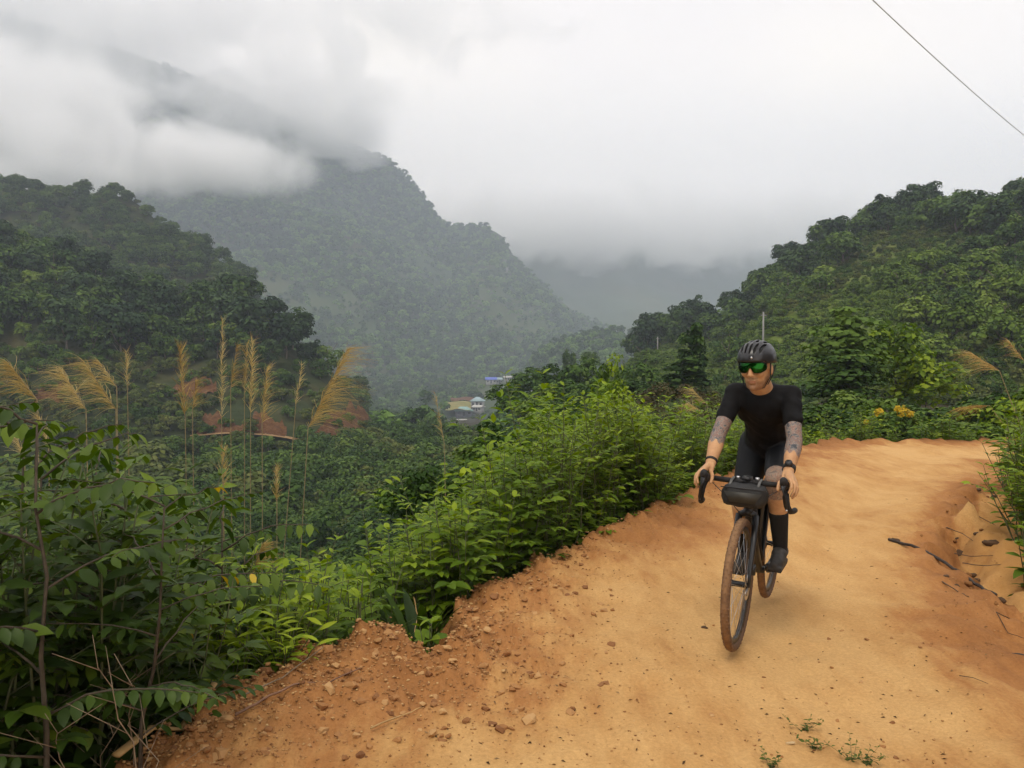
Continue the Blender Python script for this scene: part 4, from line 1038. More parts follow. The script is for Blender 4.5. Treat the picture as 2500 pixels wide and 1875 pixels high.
def mid_tree(name, key, px, ytop_, ybase, d, wpx, lab, cat, group=None, trunk=True):
    m = CROWNS[key][RNG.integers(len(CROWNS[key]))]
    co = np.empty(len(m.vertices) * 3, np.float32); m.vertices.foreach_get('co', co); co = co.reshape(-1, 3)
    c = at(px, ybase, d); H = (ybase - ytop_) * d / FPX; Wm = wpx * d / FPX
    o = empty(name, c, RNG.uniform(0, 6.28)); sx = Wm / (co[:, 0].max() - co[:, 0].min()); sz = H / co[:, 2].max(); o.scale = (sx, sx, sz)
    link('crown', m, o)
    if trunk:
        tb = TRUNKS_S[0] if co[:, 2].max() < 2.2 else TRUNKS[0]; t_ = link('trunk', tb, o); kz = .62 * co[:, 2].max() / (1.3 * 1.35 if tb is TRUNKS_S[0] else 3.6 * 1.35); t_.scale = (min(1, kz) * .7, min(1, kz) * .7, min(1, kz))
    return tag(o, lab, cat, group)
mid_tree('layered_tree', 'layer', 2068, 748, 1040, 26, 250, 'dark layered tree standing right behind the rider', 'tree')
mid_tree('layered_tree', 'layer', 2052, 850, 1050, 25, 230, 'broad dark lower tree under the layered one', 'tree')
mid_tree('green_tree', 'light', 2190, 785, 1040, 27, 170, 'lighter green tree to the right of the dark layered tree', 'tree')
mid_tree('green_tree', 'light', 2260, 880, 1050, 27, 200, 'lower light green tree at the right of the layered tree', 'tree')
mid_tree('column_tree', 'column', 1688, 786, 1010, 42, 80, 'narrow dark tree left of the rider', 'tree')
mid_tree('column_tree', 'column', 1668, 870, 1015, 40, 130, 'bushy dark foot of trees under the narrow one', 'tree')
mid_tree('bright_tree', 'light', 1492, 858, 1130, 15, 105, 'bright green young tree near the middle of the picture', 'tree')
mid_tree('bright_tree', 'light', 1490, 960, 1130, 14.5, 190, 'leafy green bush around the foot of the bright young tree', 'bush')
for px, yt, yb, d, wp, lab in [(1640, 930, 1060, 18, 190, 'brown half bare shrub left of the rider'), (1720, 950, 1060, 17, 130, 'brownish shrub directly left of the rider')]: mid_tree('brown_shrub', 'brown', px, yt, yb, d, wp, lab, 'shrub', 'brown shrubs')
for px, yt, yb, d, wp, key, lab in [
        (1240, 930, 1010, 70, 120, 'green', 'rounded green tree in the middle distance right of the roofs'), (1300, 895, 1000, 65, 130, 'green', 'pale green tree crown right of the blue roof'), (1360, 885, 1000, 60, 130, 'green', 'green tree left of the bright young tree'),
        (1420, 870, 1000, 60, 120, 'green', 'green tree directly behind the bright young tree'), (1560, 880, 1000, 55, 120, 'green', 'green tree between the bright tree and the narrow dark one'), (1390, 850, 930, 150, 40, 'dark', 'small dark tree on the skyline above the bright young tree'), (1440, 858, 930, 150, 50, 'dark', 'second small dark tree on the skyline above the bright young tree')]:
    mid_tree('valley_side_tree', key, px, yt, yb, d, wp, lab, 'tree', 'trees on the valley side')
# shrub belt beyond the bend (right of the rider) and along the outer edge
for i, (px, yt, d, wp, key) in enumerate([(1950, 1000, 17, 150, 'mid'), (2010, 985, 18, 170, 'mid'), (2090, 950, 19, 190, 'mid'), (2150, 990, 17.5, 160, 'midlight'), (2240, 985, 18, 190, 'mid'), (2310, 960, 19, 200, 'mid'), (2400, 950, 18, 190, 'mid'), (2470, 940, 17, 190, 'midlight'), (2540, 930, 17, 190, 'mid'),
        (1975, 1040, 16.2, 120, 'midlight'), (2050, 1035, 16.4, 130, 'mid'), (2130, 1035, 16.4, 120, 'midlight'), (2210, 1040, 16.2, 120, 'mid'), (2290, 1040, 16.2, 130, 'midlight'), (2370, 1030, 16.4, 130, 'mid'), (2440, 1035, 16.0, 120, 'midlight'), (2510, 1030, 16.0, 120, 'mid')]):
    mid_tree('roadside_shrub', key, px, yt, 1105, d, wp * 1.15, ['green shrub in the belt beyond the bend of the road', 'bright green shrub in the belt beyond the bend of the road'][key == 'midlight'], 'shrub', ['green shrubs beyond the bend', 'bright shrubs beyond the bend'][key == 'midlight'])
for i, (px, yt, yb, d, wp, key) in enumerate([(1250, 1020, 1180, 13, 200, 'mid'), (1330, 1000, 1160, 14, 180, 'mid'), (1400, 1000, 1150, 13, 170, 'midlight'), (1560, 1010, 1130, 15, 180, 'mid'), (1620, 1030, 1120, 14.5, 150, 'midlight'), (1160, 1080, 1220, 12, 190, 'mid'), (1080, 1120, 1270, 11, 190, 'mid'), (1700, 1040, 1110, 15, 150, 'midlight'), (1000, 1150, 1310, 10, 180, 'mid'), (1460, 1000, 1130, 16, 170, 'mid')]):
    mid_tree('slope_shrub', key, px, yt, yb, d, wp, ['green shrub on the slope below the outer road edge', 'bright green shrub on the slope below the outer road edge'][key == 'midlight'], 'shrub', ['green slope shrubs', 'bright slope shrubs'][key == 'midlight'])
for i, (px, yt, yb, d, wp) in enumerate([(1270, 945, 1030, 48, 120), (1330, 935, 1020, 46, 130), (1390, 925, 1010, 47, 130), (1450, 920, 1005, 45, 130), (1540, 920, 1000, 44, 140), (1610, 920, 1000, 42, 130), (1310, 970, 1060, 38, 130), (1400, 960, 1050, 36, 140)]):
    mid_tree('valley_side_shrub', 'mid', px, yt, yb, d, wp, 'mid green shrub at the foot of the valley side trees', 'shrub', 'shrubs below the valley side trees')
# yellow flowering shrub
fs = mid_tree('flowering_shrub', 'mid', 2190, 1000, 1105, 16.0, 170, 'shrub with clusters of yellow flowers beyond the bend', 'shrub')
for (px, py, r_) in ((2205, 1004, .13), (2222, 1010, .08), (2192, 998, .07), (2145, 1007, .09), (2115, 1030, .05), (2150, 1002, .05)):
    c = at(px, py, 15.4); n_ = 60; q = RNG.normal(size=(n_, 3)); q /= np.linalg.norm(q, axis=1, keepdims=True); v, f = quads(c + q * r_ * RNG.random((n_, 1)) ** .4 - np.array(fs.location), q + [0, -.4, .6], .055)
    me = mesh_np('flower_cluster', v, f, [M_FLOWER], attrs={'tint': RNG.random(len(v))}); ob = link('flower_cluster', me); ob.parent = fs; ob.matrix_parent_inverse = (Matrix.Translation(Vector(fs.location)) @ fs.rotation_euler.to_matrix().to_4x4() @ Matrix.Diagonal((*fs.scale, 1))).inverted() @ Matrix.Translation(Vector(fs.location))
# ------------------------------------------------------------------ loose stones, sticks, litter
M_STONE = leaf_mat('loose stone', (0.17, 0.072, 0.032), (0.34, 0.165, 0.062), (0.52, 0.32, 0.14), 0.0, 0.9, 0.15, 0.8)
def stone_mesh(seed):
    rng = np.random.default_rng(seed); bm = bmesh.new()
    for k in range(16):
        q = rng.normal(size=3); q /= np.linalg.norm(q); bm.verts.new(q * np.array([1, rng.uniform(.6, .8), .45]) * rng.uniform(.85, 1.05))
    bmesh.ops.convex_hull(bm, input=bm.verts); bmesh.ops.delete(bm, geom=[v for v in bm.verts if not v.link_faces], context='VERTS')
    me = bpy.data.meshes.new('stone'); bm.to_mesh(me); bm.free(); me.materials.append(M_STONE)
    a = me.attributes.new('tint', 'FLOAT', 'POINT'); a.data.foreach_set('value', np.full(len(me.vertices), .5, np.float32)); return me
M_GRAVEL = leaf_mat('fine gravel', (0.19, 0.085, 0.036), (0.36, 0.185, 0.070), (0.54, 0.34, 0.15), 0.0, 0.9, 0.15, 0.0)
STONES = [stone_mesh(i) for i in range(7)]
rng = np.random.default_rng(51); cnt = 0
while cnt < 300:
    px, py = rng.uniform(330, 1500), rng.uniform(1300, 1875)
    if rng.random() < .3: px, py = rng.uniform(1700, 2300), rng.uniform(1500, 1875)
    c = on_plane(px, py); sl_ = float(sdist(c[0], c[1], L_E)[0]) if np.ndim(sdist(c[0], c[1], L_E)) else float(sdist(c[0], c[1], L_E))
    sh_ = sl_ < -.02 and sl_ > -.9
    if not sh_ and not (px > 1700 and rng.random() < .05): continue
    if sh_ and rng.random() > math.exp(sl_ / .45): continue
    s = rng.uniform(.016, .036) * (1.3 if rng.random() < .2 and sh_ else 1) * (1 if sh_ else .55); o = link('stone', STONES[rng.integers(7)])
    o.location = (c[0], c[1], gz1(c[0], c[1]) + s * .12); o.scale = (s, s, s); o.rotation_euler = (rng.normal() * .25, rng.normal() * .25, rng.uniform(0, 6.28))
    tag(o, 'angular orange brown stone lying loose on the near road shoulder' if sh_ else 'small stone lying on the packed road right of the wheels', 'stone', 'loose stones on the road shoulder' if sh_ else 'stones on the packed road'); cnt += 1
# gravel: one mass
tv = []; tf = []; tt = []; n0 = 0
base_v = []; base_f = []
for m in STONES:
    v = np.empty(len(m.vertices) * 3, np.float32); m.vertices.foreach_get('co', v); base_v.append(v.reshape(-1, 3)); m.calc_loop_triangles(); f = np.empty(len(m.loop_triangles) * 3, np.int32); m.loop_triangles.foreach_get('vertices', f); base_f.append(f.reshape(-1, 3))
G = 90000; gx = rng.uniform(250, 2450, G); gy = rng.uniform(1120, 1890, G); gp = on_plane(gx, gy); sl_ = sdist(gp[:, 0], gp[:, 1], L_E); sr_ = -sdist(gp[:, 0], gp[:, 1], R_E)
nzv = sstep(-.25, .35, fbm(gp[:, 0] * 1.6, gp[:, 1] * 1.6, 3))
pr = .9 * np.where(sl_ < .05, np.exp(np.minimum(sl_, 0) / .33), 0) + .008 + .10 * np.exp(-(sr_ / .3) ** 2) + .10 * nzv * np.exp(-((sl_ + 2.9) / .4) ** 2); keep = (rng.random(G) < pr) & (sl_ < .05); gp = gp[keep]; slk = sl_[keep]
gzv = ground_z(gp[:, 0], gp[:, 1]); ng = len(gp); kk = rng.integers(0, 7, ng); ss = .003 + .006 * rng.random(ng) ** 2 + .015 * np.exp(np.minimum(slk, 0) / .45) * rng.random(ng) ** 1.6; aa = rng.uniform(0, 6.28, ng)
for k in range(7):
    m_ = np.where(kk == k)[0]; v = base_v[k][None] * ss[m_][:, None, None]; ca_ = np.cos(aa[m_])[:, None]; sa_ = np.sin(aa[m_])[:, None]
    v = np.stack([v[..., 0] * ca_ - v[..., 1] * sa_ + gp[m_, 0][:, None], v[..., 0] * sa_ + v[..., 1] * ca_ + gp[m_, 1][:, None], v[..., 2] + (gzv[m_] + ss[m_] * .12)[:, None]], -1)
    nv_ = base_v[k].shape[0]; tv.append(v.reshape(-1, 3)); tf.append((base_f[k][None] + (np.arange(len(m_)) * nv_)[:, None, None]).reshape(-1, 3) + n0); n0 += v.shape[0] * nv_; tt.append(np.repeat(np.clip(.45 + rng.normal(size=len(m_)) * .28, 0, 1), nv_))
o = link('gravel', mesh_np('gravel', np.vstack(tv), np.vstack(tf), [M_GRAVEL], attrs={'tint': np.concatenate(tt)})); tag(o, 'fine orange gravel strewn over the road and its shoulder', 'gravel', kind='stuff')

# leaf litter and dark crumbs on the packed surface: one mass
n = 420; lx = rng.uniform(1000, 2450, n); ly = 1120 + 755 * rng.random(n) ** .8; lp = on_plane(lx, ly); k_ = (sdist(lp[:, 0], lp[:, 1], L_E) < -.3) & (np.hypot(lp[:, 0] - 1.3, lp[:, 1] - 4.5) > .12); lp = lp[k_]; lp[:, 2] = ground_z(lp[:, 0], lp[:, 1]) + .004
nl = len(lp); v, f = quads(lp, np.array([0, 0, 1.0]) + rng.normal(size=(nl, 3)) * .25, rng.uniform(.008, .03, nl), asp=.4, rng=rng)
o = link('leaf_litter', mesh_np('leaf_litter', v, f, [leaf_mat('dead leaf', (.05, .03, .016), (.13, .075, .035), (.30, .19, .09), 0.0, .9, .1, 0.0)], attrs={'tint': np.repeat(rng.random(nl) ** 1.4, 4)})); tag(o, 'small dead leaves and crumbs scattered on the packed road', 'litter', kind='stuff')
M_BAMBOO = plain('dry bamboo', (0.44, 0.27, 0.10), 0.6, var=0.25, scale=9)
M_DEAD = plain('dead wood', (0.22, 0.16, 0.10), 0.85, var=0.4, scale=18, bump=0.3)
M_DARKWOOD = plain('dark wet wood', (0.030, 0.020, 0.014), 0.8, var=0.4, scale=18, bump=0.3)
M_REDSTEM = plain('dry reddish stem', (0.21, 0.11, 0.065), 0.8, var=0.3, scale=12)
def lying(name, pix, r, mat, lab, cat='stick', lift=.012, sides=6, taper=.5, split=False):
    P_ = np.array([on_plane(a, b) for a, b in pix]); P_[:, 2] = np.maximum(ground_z(P_[:, 0], P_[:, 1]), -.02) + lift
    t = np.linspace(0, 1, len(P_) * 4 - 3); Q = np.stack([np.interp(t, np.linspace(0, 1, len(P_)), P_[:, k]) for k in range(3)], -1)
    if not split: Q[1:-1] += RNG.normal(size=(len(Q) - 2, 3)) * r * .35
    m = MB(); m.tube(Q, np.linspace(r, r * taper, len(Q)), sides, flat=.45 if split else 1.0); o = m.build(name, mat); return tag(o, lab, cat)
lying('bamboo_strip', [(285, 1900), (372, 1840), (440, 1800), (525, 1746)], .022, M_BAMBOO, 'split bamboo strip lying along the road edge at the lower left', 'bamboo', .05, 8, .8, True)
lying('dry_stem', [(575, 1795), (640, 1765), (720, 1720), (800, 1690), (880, 1662)], .006, M_REDSTEM, 'long dry reddish stem lying across the stony shoulder', 'stick', .018)
lying('dry_stem', [(600, 1765), (690, 1700), (790, 1640)], .004, M_DEAD, 'thin pale stem above the stony shoulder pointing at the fern like bush', 'stick', .035)
lying('dry_stem', [(905, 1800), (1000, 1755), (1030, 1742)], .004, M_BAMBOO, 'short straw lying on the stones below the notch', 'stick')
lying('fallen_branch', [(2170, 1322), (2245, 1345), (2330, 1390), (2380, 1425), (2432, 1452)], .013, M_DARKWOOD, 'dark fallen branch lying across the ditch on the right', 'branch', .02, 7, .8)
lying('fallen_twig', [(2478, 1518), (2432, 1526), (2460, 1545), (2505, 1556)], .003, M_DARKWOOD, 'hooked twig on the yellow clay at the right edge', 'twig')
lying('fallen_twig', [(2342, 1658), (2375, 1672), (2412, 1688)], .002, M_DARKWOOD, 'straight thin twig on the road at the lower right', 'twig')
lying('fallen_twig', [(2310, 1285), (2350, 1300), (2375, 1318)], .004, M_DARKWOOD, 'dark root end sticking out of the ditch', 'twig')
lying('fallen_twig', [(1010, 1455), (1020, 1500), (1012, 1540)], .004, M_BAMBOO, 'short pale straw standing on the packed road edge', 'twig')
# roots
M_DEADROOT = plain('buried root', (0.11, 0.065, 0.035), 0.9, var=.4, scale=18)
for i, pp_ in enumerate([[(2330, 1345), (2370, 1352), (2425, 1350)], [(2350, 1368), (2400, 1375), (2450, 1372)], [(2385, 1278), (2430, 1284), (2470, 1282)], [(2395, 1300), (2440, 1306)], [(2300, 1430), (2340, 1455), (2365, 1480)], [(2360, 1500), (2390, 1515)]]): tag(lying('root', pp_, .0045, M_DEADROOT, 'dark root strand exposed in the ditch on the right', 'root', .0), group='roots in the ditch')
# clods
M_CLOD = plain('dark earth clod', (0.075, 0.040, 0.018), 0.95, var=0.4, scale=20, bump=0.5)
for i, (px, py, s, lab) in enumerate([(2185, 1318, .05, 'dark clod at the head of the fallen branch'), (2232, 1338, .025, 'small dark clod beside the fallen branch'), (2345, 1300, .07, 'dark earth clod at the ditch rim'), (2420, 1330, .07, 'dark earth clod in the clay ditch'), (2365, 1250, .06, 'dark clod further up the ditch'), (2385, 1215, .05, 'dark crumbly clod below the right hand weeds'), (1720, 1530, .02, 'flat clod on the road left of the front wheel')]):
    c = on_plane(px, py); m = MB(); m.ellipsoid((0, 0, 0), (1, .6, .5), nu=14, nv=9); v = np.vstack(m.v); nn = v * (1 + .28 * vnoise(v[:, 0] * 2.5 + i * 7, v[:, 1] * 2.5 + v[:, 2] * 2))[:, None]; m.v = [nn * s]
    o = m.build('earth_clod', M_CLOD, smooth=False); o.location = (c[0], c[1], gz1(c[0], c[1]) + s * .12); o.rotation_euler = (0, 0, -.5 + i); tag(o, lab, 'clod')
for i in range(60):
    t_ = RNG.uniform(.28, .62); k_ = t_ * (len(R_E) - 1); a_ = int(k_); q_ = R_E[a_] + (R_E[a_ + 1] - R_E[a_]) * (k_ - a_) + RNG.normal(size=2) * .13; s_ = RNG.uniform(.012, .038)
    m = MB(); m.ellipsoid((0, 0, 0), (1, .7, .55), nu=9, nv=6); v = np.vstack(m.v); m.v = [v * (1 + .35 * vnoise(v[:, 0] * 2.5 + i * 7, v[:, 1] * 2.5 + v[:, 2] * 2))[:, None] * s_]
    o = m.build('earth_clod', [M_CLOD, M_SOIL][i % 2], smooth=False, attrs={'loose': np.full(m.n, .9), 'clay': np.zeros(m.n), 'humus': np.full(m.n, .25)}); o.location = (q_[0], q_[1], gz1(q_[0], q_[1]) + s_ * .15); o.rotation_euler = (0, 0, i); tag(o, 'crumbly brown clod along the ditch on the right', 'clod', 'clods along the ditch')
m = MB(); m.ellipsoid((0, 0, 0), (.045, .022, .016), nu=14, nv=8); lt = empty('litter_scrap', on_plane(2480, 1612) + [0.02, 0, .02], -.5); m.build('dark_half', M_DARKWOOD, lt)
m = MB(); m.ellipsoid((.04, 0, -.004), (.04, .021, .013), nu=14, nv=8); m.build('pale_half', plain('pale plastic', (.45, .45, .46), .4), lt); tag(lt, 'black and white scrap of litter at the right edge', 'litter')
# seedlings on the crown of the road
for i, (px, py, h, lab) in enumerate([(1960, 1760, .05, 'tiny green seedling on the road crown'), (1990, 1800, .05, 'small green sprig beside the pale stone'), (2080, 1840, .06, 'trailing green sprig at the bottom of the picture'), (2110, 1850, .05, 'small weed at the bottom right of the trailing sprig'), (1880, 1850, .05, 'dark crushed tuft at the bottom of the road')]):
    c = on_plane(px, py); leafed(gen_weed(900 + i, h, 5, .022, .45, 1.6, False, .012), 'road_seedling', (c[0], c[1], gz1(c[0], c[1])), 0, 1, M_LEAF_OL, M_STEM, lab, 'plant', 'seedlings on the road', maxl=40)
c = on_plane(1925, 1793); o = link('stone', STONES[2]); o.location = (c[0], c[1], gz1(c[0], c[1]) + .005); o.scale = (.034, .016, .014); o.rotation_euler = (0, 0, .1); o.data = o.data.copy(); o.data.materials[0] = plain('pale stone', (.50, .36, .19), .8); tag(o, 'pale elongated stone on the road crown at the bottom', 'stone')
# bare thorny twigs at the lower left
for i in range(9):
    px = 130 + i * 34 + RNG.normal() * 15; d = 2.5 + RNG.random() * .9; c = at(px, 1500, d); z0 = gz1(c[0], c[1]); h = RNG.uniform(.4, .75); m = MB(); an = RNG.uniform(0, 6.28)
    p = curve((0, 0, -.1), (math.cos(an) * .4 * h, math.sin(an) * .3 * h, h), .05, 8, RNG, .02); m.tube(p, np.linspace(.003, .001, 8), 5)
    for k in range(4):
        q, tg = along(p, .3 + .18 * k); a2 = RNG.uniform(0, 6.28); m.tube(curve(q, q + np.array([math.cos(a2) * .18, math.sin(a2) * .18, .12]), .0, 4), [.0016, .0013, .001, .0008], 4)
    o = m.build('bare_twig', M_DEAD); o.location = (c[0], c[1], z0); tag(o, 'bare pale twig sticking out of the dark lower left slope', 'twig', 'bare twigs at the lower left')

# ------------------------------------------------------------------ far track, red banks, village, poles, cable
def hill_hit(h, px, py):
    q = np.linspace(0, 1, 200); P_ = h.point(np.full(200, float(px)), q); Y = proj(P_)[1]; i = int(np.argmin(np.abs(Y - py))); return P_[i]
M_RED = hill_mat('red earth', [(0.085, 0.040, 0.018), (0.125, 0.058, 0.025), (0.17, 0.092, 0.042)], 1.2)
M_TRACK = hill_mat('pale track', [(0.20, 0.12, 0.055), (0.28, 0.18, 0.085), (0.35, 0.23, 0.12)], 0.8)
def bank(name, h, x0, x1, ylo, yhi, mat, lift=.25, nx=40, ny=14):
    V = np.zeros((nx, ny, 3))
    for i, px in enumerate(np.linspace(x0, x1, nx)):
        t = i / (nx - 1); a = np.interp(t, np.linspace(0, 1, len(yhi)), yhi) + 14 * vnoise(px * .09, 1.0) + 6 * vnoise(px * .3, 4.0); b_ = np.interp(t, np.linspace(0, 1, len(ylo)), ylo) + 8 * vnoise(px * .12, 7.0); a = min(a, b_ - 3)
        for j in range(ny): V[i, j] = hill_hit(h, px, b_ + (a - b_) * j / (ny - 1)) + [0, -lift, lift * .6 + .1 * vnoise(px * .2, j * .8)]
    o = link(name, mesh_np(name, V.reshape(-1, 3), grid_faces(nx, ny)[:, ::-1], [mat], True)); return tag(o, kind='structure')
bank('red_bank', H_LEFT, 410, 530, [972, 968, 962], [955, 915, 935], M_RED)
bank('red_bank', H_LEFT, 480, 700, [1060, 1062, 1064], [1030, 1005, 1030, 1000, 1040], M_RED)
bank('red_bank', H_LEFT, 770, 900, [1066, 1069, 1072], [1050, 1010, 990, 1000], M_RED)
bank('red_bank', H_LEFT, 70, 160, [985, 985], [945, 940], M_RED)
bank('red_bank', H_RIGHT, 1735, 1850, [930, 928, 925], [915, 905, 902], M_RED, .3)
tk = [];
for px in np.linspace(470, 830, 60):
    c = H_LEFT.point(np.array(px), np.array(0.015)); c = c + [0, -.2, -.05 + .05 * math.sin(px * .05)]; tk.append([c + [0, -.9, -.12], c + [0, -.8, 0], c + [0, 1.4, .10]])
o = link('far_track', mesh_np('far_track', np.array(tk).reshape(-1, 3), grid_faces(60, 3)[:, ::-1], [M_TRACK], True)); tag(o, kind='structure')

M_WALLP = plain('pale render', (0.33, 0.32, 0.30), 0.9, var=0.15, scale=.8); M_WALLB = plain('dark board wall', (0.10, 0.095, 0.11), 0.9, var=0.3, scale=1.5)
M_ROOFG = plain('green sheet roof', (0.20, 0.34, 0.31), 0.6, var=0.2, scale=.7); M_ROOFT = plain('teal grey roof', (0.26, 0.36, 0.38), 0.6, var=0.15, scale=.7); M_ROOFB = plain('blue sheet roof', (0.075, 0.12, 0.50), 0.55, var=0.15, scale=.7)
M_GLASS = plain('dark window', (0.03, 0.03, 0.035), 0.25); M_WHITE = plain('white sheet', (0.42, 0.41, 0.38), 0.8)
def house(px, py, d, wid, dep, hw, hr, rz, wall, roof, lab, hip=True):
    c = at(px, py, d); o = empty('village_house', c, rz); m = MB(); m.box((0, 0, hw / 2 - 1.0), (wid, dep, hw + 2)); m.build('wall', wall, o, smooth=False)
    m = MB(); e = .7; W_, D_ = wid / 2 + e, dep / 2 + e; rx = W_ - (D_ * .9 if hip else 0); z0 = hw + .02
    m.add([(-W_, -D_, z0), (W_, -D_, z0), (W_, D_, z0), (-W_, D_, z0), (-rx, 0, z0 + hr), (rx, 0, z0 + hr), (-W_, -D_, z0 - .15), (W_, -D_, z0 - .15), (W_, D_, z0 - .15), (-W_, D_, z0 - .15)], [(0, 1, 5, 4), (2, 3, 4, 5), (6, 7, 1, 0), (7, 8, 2, 1), (8, 9, 3, 2), (9, 6, 0, 3), (9, 8, 7, 6)]); m.add([(-W_, -D_, z0), (-W_, D_, z0), (-rx, 0, z0 + hr), (W_, -D_, z0), (W_, D_, z0), (rx, 0, z0 + hr)], [(0, 2, 1), (3, 4, 5)]); m.build('roof', roof, o, smooth=False)
    for k, x in enumerate(np.linspace(-wid * .33, wid * .33, 3)):
        m = MB(); m.box((x, -dep / 2 - .03, hw * (.42 if k == 1 else .55)), (1.1 if k == 1 else 1.3, .08, hw * (.8 if k == 1 else .4))); m.build('door' if k == 1 else 'window', M_GLASS, o, smooth=False)
    return tag(o, lab, 'house', 'village houses')
house(1132, 1014, 430, 9.0, 6.0, 2.6, 2.2, .12, M_WALLB, M_ROOFG, 'low house with a green hipped roof in the valley, nearest of the village')
house(1166, 993, 455, 7.0, 6.0, 3.4, 2.3, -.1, M_WALLP, M_ROOFT, 'taller house with teal grey hipped roof and pale walls')
house(1168, 1003, 440, 5.0, 4.0, 2.2, 1.0, -.5, M_WALLP, M_WHITE, 'small pale annex below the teal grey roof', False)
house(1199, 936, 620, 8.0, 5.5, 3.0, 1.9, .05, M_WALLP, M_ROOFB, 'house with a bright blue roof on the valley slope', False)
house(1217, 937, 628, 4.5, 5.0, 3.4, 1.6, .3, M_WALLP, M_ROOFT, 'grey roofed house right of the blue roof', False)
house(1240, 928, 640, 6.0, 4.0, 2.2, 1.2, .2, M_WALLP, M_WHITE, 'pale low house half hidden right of the blue roof', False)
house(1127, 1028, 400, 4.0, 1.6, .5, .5, .0, M_WHITE, M_WHITE, 'low white shelter in the trees before the green roof', False)
# yellow field behind the houses
M_FIELD = hill_mat('ripe field', [(0.12, 0.14, 0.045), (0.22, 0.20, 0.06), (0.30, 0.22, 0.08)], 0.12)
def patch(name, outline, d0, d1, mat):
    """a level terrace seen between two rows of pixels"""
    nx = 24; V = []
    for t in np.linspace(0, 1, nx):
        px = outline[0] + (outline[1] - outline[0]) * t; a = at(px, outline[2] + 2 * math.sin(t * 9), d0); b_ = at(px, outline[3] + 1.5 * math.sin(t * 7), d1); V.append([a, (a + b_) / 2 + [0, 0, .05], b_])
    o = link(name, mesh_np(name, np.array(V).reshape(-1, 3), grid_faces(nx, 3)[:, ::-1], [mat], True)); return tag(o, kind='structure')
patch('field', (1084, 1150, 1000, 980), 425, 490, M_FIELD); patch('earth_terrace', (1100, 1158, 978, 970), 490, 500, M_RED)
for i, (px, py, d, sc_) in enumerate([(1098, 1030, 405, .9), (1108, 1026, 412, .7), (1122, 1027, 408, .6), (1138, 1027, 410, .6), (1152, 1024, 416, .7), (1166, 1022, 420, .8), (1180, 1017, 425, .9), (1190, 1008, 440, .8), (1078, 1008, 428, .8), (1088, 992, 470, .7), (1150, 984, 486, .6), (1192, 950, 606, .7), (1206, 950, 610, .6), (1222, 950, 615, .7), (1238, 946, 622, .7), (1250, 940, 630, .8)]):
    place_tree('village_bush', random.choice(['bush', 'olive', 'bushdark']), at(px, py, d), sc_ * 1.3, 'rounded green bush beside the village houses', 'bush', 'bushes beside the village houses')

M_CONC = plain('pale concrete', (0.24, 0.235, 0.22), 0.85, var=0.15, scale=2)
for px, yb, yt, d, lab in ((1862, 850, 762, 120, 'concrete power pole on the right hill above the rider'), (1605, 852, 822, 170, 'small power pole on the left end of the right hill')):
    b0 = hill_hit(H_RIGHT, px, yb + 12); d = b0[1]; t0 = at(px, yt, d); o = empty('power_pole', b0); m = MB(); H = t0[2] - b0[2]; m.tube([(0, 0, -1), (0, 0, H)], [.16, .10], 8); m.build('pole', M_CONC, o)
    m = MB(); m.box((0, 0, H - .4), (.7, .1, .10)); m.build('crossarm', M_CONC, o, smooth=False)
    for k in (-.3, 0, .3):
        m = MB(); m.tube([(k, 0, H - .44), (k, 0, H - .25)], .05, 6); m.build('insulator', M_GLASS, o)
    tag(o, lab, 'pole', 'power poles')
A_ = at(2131, 0, 16.0); B_ = at(2500, 334, 16.0); B_ = at(2500, 334, 16.0 * (A_[2] - CAMZ) / (B_[2] - CAMZ)); dv = B_ - A_
E0 = A_ - dv * 1.6; E1 = B_ + dv * 1.4; m = MB(); t = np.linspace(0, 1, 60)[:, None]; cab = E0 + (E1 - E0) * t; sag = -1.0 * 4 * t[:, 0] * (1 - t[:, 0]); cab[:, 2] += sag; ta = 1.6 / 4.0; cab[:, 2] += 1.0 * 4 * ta * (1 - ta) 
m.tube(cab, .011, 8); o = m.build('power_cable', plain('grey cable', (0.62, 0.62, 0.62), 0.6, var=.1, scale=3)); tag(o, 'grey overhead cable crossing the upper right of the sky', 'cable')
for E, lab in ((cab[0], 'concrete pole carrying the near end of the cable'), (cab[-1], 'concrete pole carrying the far end of the cable')):
    z0 = gz1(E[0], E[1]); o = empty('power_pole', (E[0], E[1], z0)); m = MB(); m.tube([(0, 0, -1), (0, 0, E[2] - z0 + .3)], [.17, .11], 10); m.build('pole', M_CONC, o); m = MB(); m.box((0, 0, E[2] - z0 - .05), (.9, .1, .1)); m.build('crossarm', M_CONC, o, smooth=False); tag(o, lab, 'pole', 'power poles')
# ------------------------------------------------------------------ the bicycle (local frame: x forward, y to the rider's left, z up, origin where the rear tyre touches)
WB = 1.05
FC = on_plane(1795, 1579); RC = on_plane(1876, 1448)
_h = (FC - RC)[:2]; _h = _h / np.linalg.norm(_h)
HEAD = math.atan2(_h[1], _h[0])
BIKE_M = Matrix.Translation(Vector((FC[0] - _h[0] * WB, FC[1] - _h[1] * WB, 0.0))) @ Matrix.Rotation(HEAD, 4, 'Z') @ Matrix.Rotation(R(-2.1), 4, 'X')
BIKE_M = Matrix.Translation(Vector((0, 0, -0.006))) @ BIKE_M

